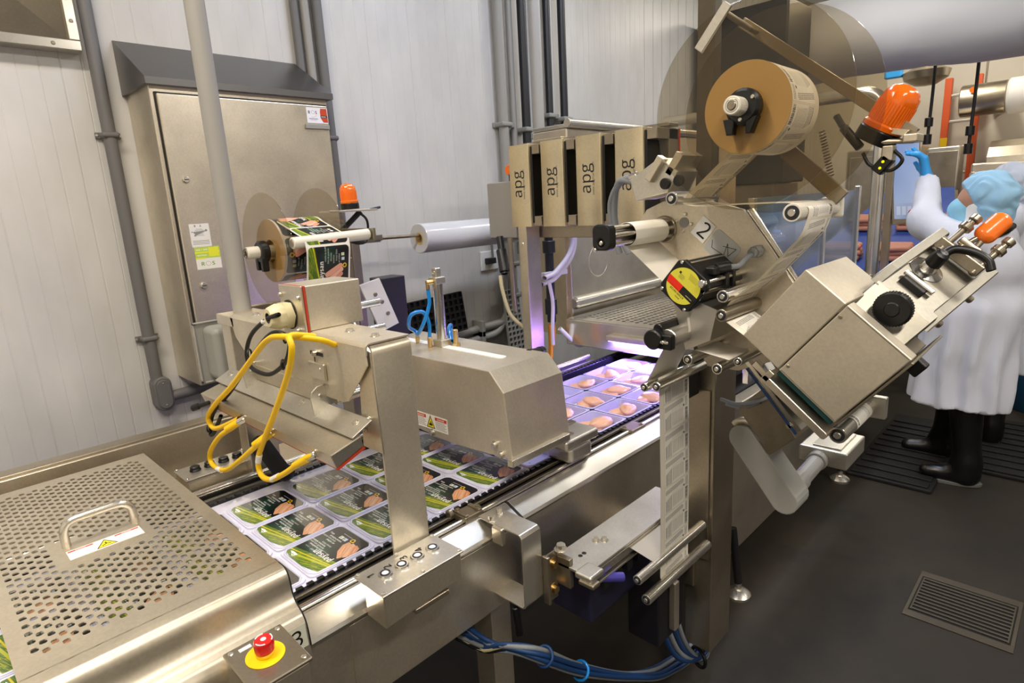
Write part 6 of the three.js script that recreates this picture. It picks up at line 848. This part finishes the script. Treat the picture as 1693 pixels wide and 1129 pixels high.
{
  const b = thing('belt_conveyor', 'inclined blue belt conveyor carrying meat bundles behind the labelling head', 'conveyor', [6.8, 0, -1.3]);
  const by = (x) => 0.94 + (x - 5.4) * 0.24, deck = (w0, w1, d0, d1) => { const p = [], q = [[5.4, -1.9], [5.4, -0.75], [8.0, -1.2], [8.0, -1.8]]; q.forEach(([x, z], i) => { const s = i === 0 || i === 3 ? -w0 : w1; p.push(x, by(x) + d0, z + s, x, by(x) + d1, z + s); }); const g = new THREE.BufferGeometry(); g.setAttribute('position', new THREE.Float32BufferAttribute(p, 3)); g.setIndex([1, 3, 5, 1, 5, 7, 0, 4, 2, 0, 6, 4, 0, 2, 3, 0, 3, 1, 2, 4, 5, 2, 5, 3, 4, 6, 7, 4, 7, 5, 6, 0, 1, 6, 1, 7]); const f = g.toNonIndexed(); f.computeVertexNormals(); return planarUV(f); };
  part(b, 'belt', deck(0, 0, -0.03, 0), M.blueBelt); part(b, 'frame', deck(0.03, 0.03, -0.11, -0.032), M.steelDark); for (const [x, z] of [[5.6, -1.7], [5.6, -0.95], [7.8, -1.7], [7.8, -1.3]]) part(b, 'leg', bx(x - 0.03, x + 0.03, 0, by(x) - 0.1, z - 0.03, z + 0.03), M.steelDark);
  let proto; const WHERE = ['front row', 'second row'], SPOTS = [[5.75, -1.62], [5.75, -1.25], [5.75, -0.88], [6.55, -1.62], [6.55, -1.24], [6.55, -0.9]];
  SPOTS.forEach(([x, z], k) => {
    const lab = `pink meat sticks in the ${WHERE[Math.floor(k / 3)]} on the blue belt, ${['farthest from', 'second from', 'nearest to'][k % 3]} the workers`;
    if (!proto) { proto = thing('meat_bundle', lab, 'meat', [x, by(x) + 0.01, z], 'meat bundles on the blue belt'); for (let i = 0; i < 9; i++) { const q = i % 3, l = Math.floor(i / 3); part(proto, 'stick', new THREE.CapsuleGeometry(0.024, 0.25, 4, 10).rotateX(Math.PI / 2).rotateY(rr(-0.1, 0.1)).translate(x - 0.06 + q * 0.055 + (l % 2) * 0.02, by(x) + 0.034 + l * 0.04, z + rr(-0.016, 0.016)), M.meat); proto.rotation.z = 0.235; } }
    else { const c = proto.clone(); c.name = numbered('meat_bundle'); c.position.set(x, by(x) + 0.01, z); c.rotation.y = rr(-0.1, 0.1); c.userData = { label: lab, category: 'meat', group: 'meat bundles on the blue belt' }; scene.add(c); }
  });
  const heap = thing('meat_heap', 'heap of pink meat on the far machine above the belt', 'meat', [7.17, 1.38, -0.8]); for (let i = 0; i < 10; i++) { const a = new THREE.SphereGeometry(0.09, 14, 10); a.scale(0.7, 0.5, 1.2).rotateY(i).translate(7.17 + rr(-0.07, 0.07), 1.43 + rr(0, 0.06), -0.72 + (i - 5) * 0.045); part(heap, 'piece', a, M.meat); }
  const f = thing('feeder_machine', 'long stainless frame with rods and drums to the side of the blue belt', 'machine', [5.4, 0, -2.4]);
  part(f, 'table', bx(4.7, 5.5, 1.2, 1.25, -2.5, -2.0, 0.01), M.steelBright); part(f, 'drum', rod(V(4.8, 1.02, -2.05), V(5.4, 1.08, -2.05), 0.09, 0.02), M.steelDark); part(f, 'drum', rod(V(4.9, 1.36, -2.1), V(5.3, 1.37, -2.05), 0.07, 0.02), M.steelBright); part(f, 'crank', tube([[4.8, 1.05, -2.0], [4.95, 1.12, -1.98], [5.1, 1.3, -1.98], [5.2, 1.36, -2.0]], 0.015, false, 30), M.charcoal);
  for (let i = 0; i < 7; i++) part(f, 'nut', rod(V(4.9 + i * 0.1, 1.22, -2.05), V(4.9 + i * 0.1, 1.27, -2.05), 0.035, 0.01), M.polished); for (const [x, z] of [[4.75, -2.4], [4.75, -2.05], [5.4, -2.4], [5.4, -2.05]]) part(f, 'leg', bx(x - 0.03, x + 0.03, 0, 1.16, z - 0.03, z + 0.03), M.steelDark); part(f, 'lower_box', bx(4.8, 5.4, 0.35, 0.9, -2.45, -2.1, 0.01), M.charcoal);
  solo('blue_glove', 'blue glove lying on the table edge by the belt', 'glove', [new THREE.SphereGeometry(0.07, 14, 10).scale(1.2, 0.3, 1).translate(5.4, 1.285, -2.08), new THREE.CapsuleGeometry(0.02, 0.1, 4, 8).rotateX(1.5).translate(5.42, 1.285, -2.15)], M.glove);
}
{
  const c = (n, l, cat, x0, x1, y0, y1, z0, z1, m, extra) => { const t = thing(n, l, cat, [(x0 + x1) / 2, y0, (z0 + z1) / 2]); part(t, 'body', bx(x0, x1, y0, y1, z0, z1, 0.02, 2), m); if (extra) extra(t); return t; };
  c('steel_cabinet', 'tall stainless cabinet behind the touch screen', 'cabinet', 8.1, 8.5, 0, 2.03, -2.3, -1.55, M.steel, (t) => { part(t, 'door', bx(8.085, 8.1, 0.3, 1.95, -2.25, -1.6, 0.006), M.steel); part(t, 'handle', bx(8.07, 8.085, 1.2, 1.35, -1.67, -1.64, 0.004), M.steelDark); });
  c('steel_cabinet', 'narrow grey cabinet between the touch screen and the red ladder', 'cabinet', 8.1, 8.4, 0, 1.99, -1.5, -1.2, M.alu, (t) => part(t, 'door', bx(8.088, 8.1, 0.2, 1.94, -1.48, -1.22, 0.005), M.steelDark));
  c('slicing_machine', 'low stainless machine behind the hair nets with a dark opening', 'machine', 7.4, 8.2, 0, 1.78, -1.0, 0.1, M.steel, (t) => { part(t, 'shelf', bx(6.95, 7.4, 1.36, 1.385, -0.98, -0.3, 0.004), M.steel); part(t, 'opening', bx(7.39, 7.405, 1.42, 1.6, -0.95, -0.62, 0.005), M.charcoal); part(t, 'rail', bx(7.36, 7.4, 1.62, 1.68, -1.0, 0.1, 0.006), M.steelBright); part(t, 'knob', rod(V(7.4, 1.67, -0.97), V(7.35, 1.67, -0.97), 0.03), M.steelBright); });
  c('hooded_machine', 'wide stainless machine with a rounded hood near the far wall', 'machine', 8.3, 9.1, 0, 1.72, -0.95, 0.6, M.steelDark, (t) => { part(t, 'hood', ext('z', [[8.28, 1.72], [9.1, 1.72], [9.1, 2.02], [8.5, 2.02], [8.36, 1.95], [8.28, 1.85]], -1.0, 0.6, 0.01), M.steel); part(t, 'window', plain(8.26, 8.28, 1.76, 1.84, -0.55, 0.4), M.blueBelt); });
  c('dark_machine', 'tall dark machine seen through the big smoked discs', 'machine', 5.6, 6.15, 1.7, 3.2, -2.9, -2.1, M.charcoal, (t) => { part(t, 'panel', bx(5.58, 5.6, 2.2, 2.6, -2.5, -2.25, 0.006), M.greyPipe); part(t, 'sticker', plain(5.575, 5.581, 2.55, 2.68, -2.62, -2.55), M.orange); part(t, 'stand', bx(5.7, 6.3, 0, 1.7, -2.85, -2.2, 0.01), M.steelDark); });
  const p = thing('bent_pipe', 'thick bent stainless pipe behind the big smoked discs', 'pipe', [5.0, 1.0, -1.2]); part(p, 'pipe', bent([[5.0, 2.27, -2.9], [5.0, 2.27, -1.2], [5.0, 1.0, -1.2]], 0.045, 0.16), M.steelBright); part(p, 'foot', rod(V(5.0, 0, -1.2), V(5.0, 1.0, -1.2), 0.05), M.steelDark);
  const d = thing('air_sock', 'big white cloth air duct under the ceiling at the right', 'duct', [6.6, 2.6, -1]); const ring = [], pos = [], idx = [], nz = 46, na = 28;
  for (let i = 0; i <= nz; i++) for (let j = 0; j < na; j++) { const z = -2.4 + i / nz * 4.65, a = j / na * 6.2832, wr = 1 + 0.05 * noise.noise(z * 2.2, Math.cos(a) * 2, Math.sin(a) * 2) + 0.03 * noise.noise(z * 6, Math.cos(a) * 4, Math.sin(a) * 3), sg = Math.sin(z * 2.6) * 0.03; pos.push(6.6 + Math.cos(a) * 0.36 * wr, 2.95 + sg + Math.sin(a) * 0.35 * wr, z); }
  for (let i = 0; i < nz; i++) for (let j = 0; j < na; j++) { const a = i * na + j, b = i * na + (j + 1) % na; idx.push(a, a + na, b, b, a + na, b + na); } const dg = new THREE.BufferGeometry(); dg.setAttribute('position', new THREE.Float32BufferAttribute(pos, 3)); dg.setIndex(idx); dg.computeVertexNormals(); part(d, 'cloth', planarUV(dg), std(0xd6d7dc, 0.85, 0, { side: THREE.DoubleSide }));
  for (const z of [-1.9, -0.6, 0.7]) part(d, 'hanger', cyl(V(6.6, 3.28, z), V(6.6, CEIL, z), 0.008), M.steelDark); part(d, 'track', bx(6.57, 6.63, 3.3, 3.33, -2.4, 2.2, 0.004), M.alu);
  const w = thing('insulated_pipe', 'white insulated pipe with a bare steel section near the far wall', 'pipe', [8.5, 2.28, 0]); part(w, 'insulation', rod(V(8.5, 2.46, -0.9), V(8.5, 2.46, 3.9), 0.18, 0.02), M.white); part(w, 'steel_section', rod(V(8.5, 2.46, -1.3), V(8.5, 2.46, -0.9), 0.165, 0.01), M.steelDark); part(w, 'elbow', rod(V(8.5, 2.46, -1.02), V(9.2, 2.46, -1.02), 0.1), M.steelDark); part(w, 'hanger', [cyl(V(8.5, 2.6, -1.1), V(8.5, CEIL, -1.1), 0.01), cyl(V(8.5, 2.6, 1.5), V(8.5, CEIL, 1.5), 0.01)], M.steelDark); part(w, 'tag', rod(V(8.33, 2.55, -1.18), V(8.32, 2.55, -1.18), 0.03), M.orange);
  const l = thing('ladder', 'orange-red ladder leaning upright on the far wall', 'ladder', [8.95, 0, -1.38]); for (const z of [-1.5, -1.22]) part(l, 'rail', bx(8.92, 9.0, 0, 2.78, z - 0.035, z + 0.035, 0.006).translate(0, 0, 0), M.ladderRed); for (let i = 0; i < 9; i++) part(l, 'rung', bx(8.94, 8.98, 0.25 + i * 0.29, 0.28 + i * 0.29, -1.47, -1.25, 0.006), M.alu); part(l, 'label', plain(8.915, 8.92, 1.95, 2.12, -1.53, -1.46), M.yellow);
  const k = (lab, x, z, y0) => { const t = thing('hanging_cable', lab, 'cable', [x, y0, z]); part(t, 'cable', tube([[x, CEIL, z], [x, 2.6, z + 0.01], [x, y0, z]], 0.014, false, 30, 8), M.blackCable); part(t, 'connector', [rod(V(x, y0 + 0.16, z), V(x, y0 + 0.24, z), 0.035), rod(V(x, y0, z), V(x, y0 + 0.09, z), 0.035)], M.blackPlastic); }; k('black cable with two connectors hanging in front of the pale far wall', 7.1, -1.32, 1.98); k('black cable hanging in front of the red ladder', 7.0, -0.98, 1.86);
  const b = thing('high_lamp', 'dark round lamp hanging under the white cloth duct', 'lamp', [8.0, 2.65, -1.6]); part(b, 'shade', lathe([[0, 0], [0.1, 0.01], [0.2, 0.07], [0.22, 0.14], [0.1, 0.2], [0, 0.2]], V(8, 2.62, -1.55), V(8, 2.82, -1.55)), M.steelDark); part(b, 'stem', cyl(V(8, 2.8, -1.55), V(8, CEIL, -1.55), 0.015), M.steelDark); part(b, 'blue_tag', bx(7.9, 8.0, 2.74, 2.82, -1.92, -1.76, 0.01), M.glove);
  const u = thing('drum', 'dark teal plastic drum at the right edge behind the workers', 'drum', [5.6, 0, -0.15]); part(u, 'barrel', lathe([[0, 0], [0.24, 0], [0.25, 0.03], [0.26, 0.3], [0.25, 0.32], [0.26, 0.34], [0.25, 0.66], [0.22, 0.7], [0, 0.7]], V(5.6, 0, -0.15), V(5.6, 0.7, -0.15), 36), M.tealDrum); part(u, 'band', [new THREE.TorusGeometry(0.262, 0.008, 8, 40).rotateX(Math.PI / 2).translate(5.6, 0.42, -0.15)], M.tealDrum);
}
scene.environment = null;
renderer.render(scene, camera);
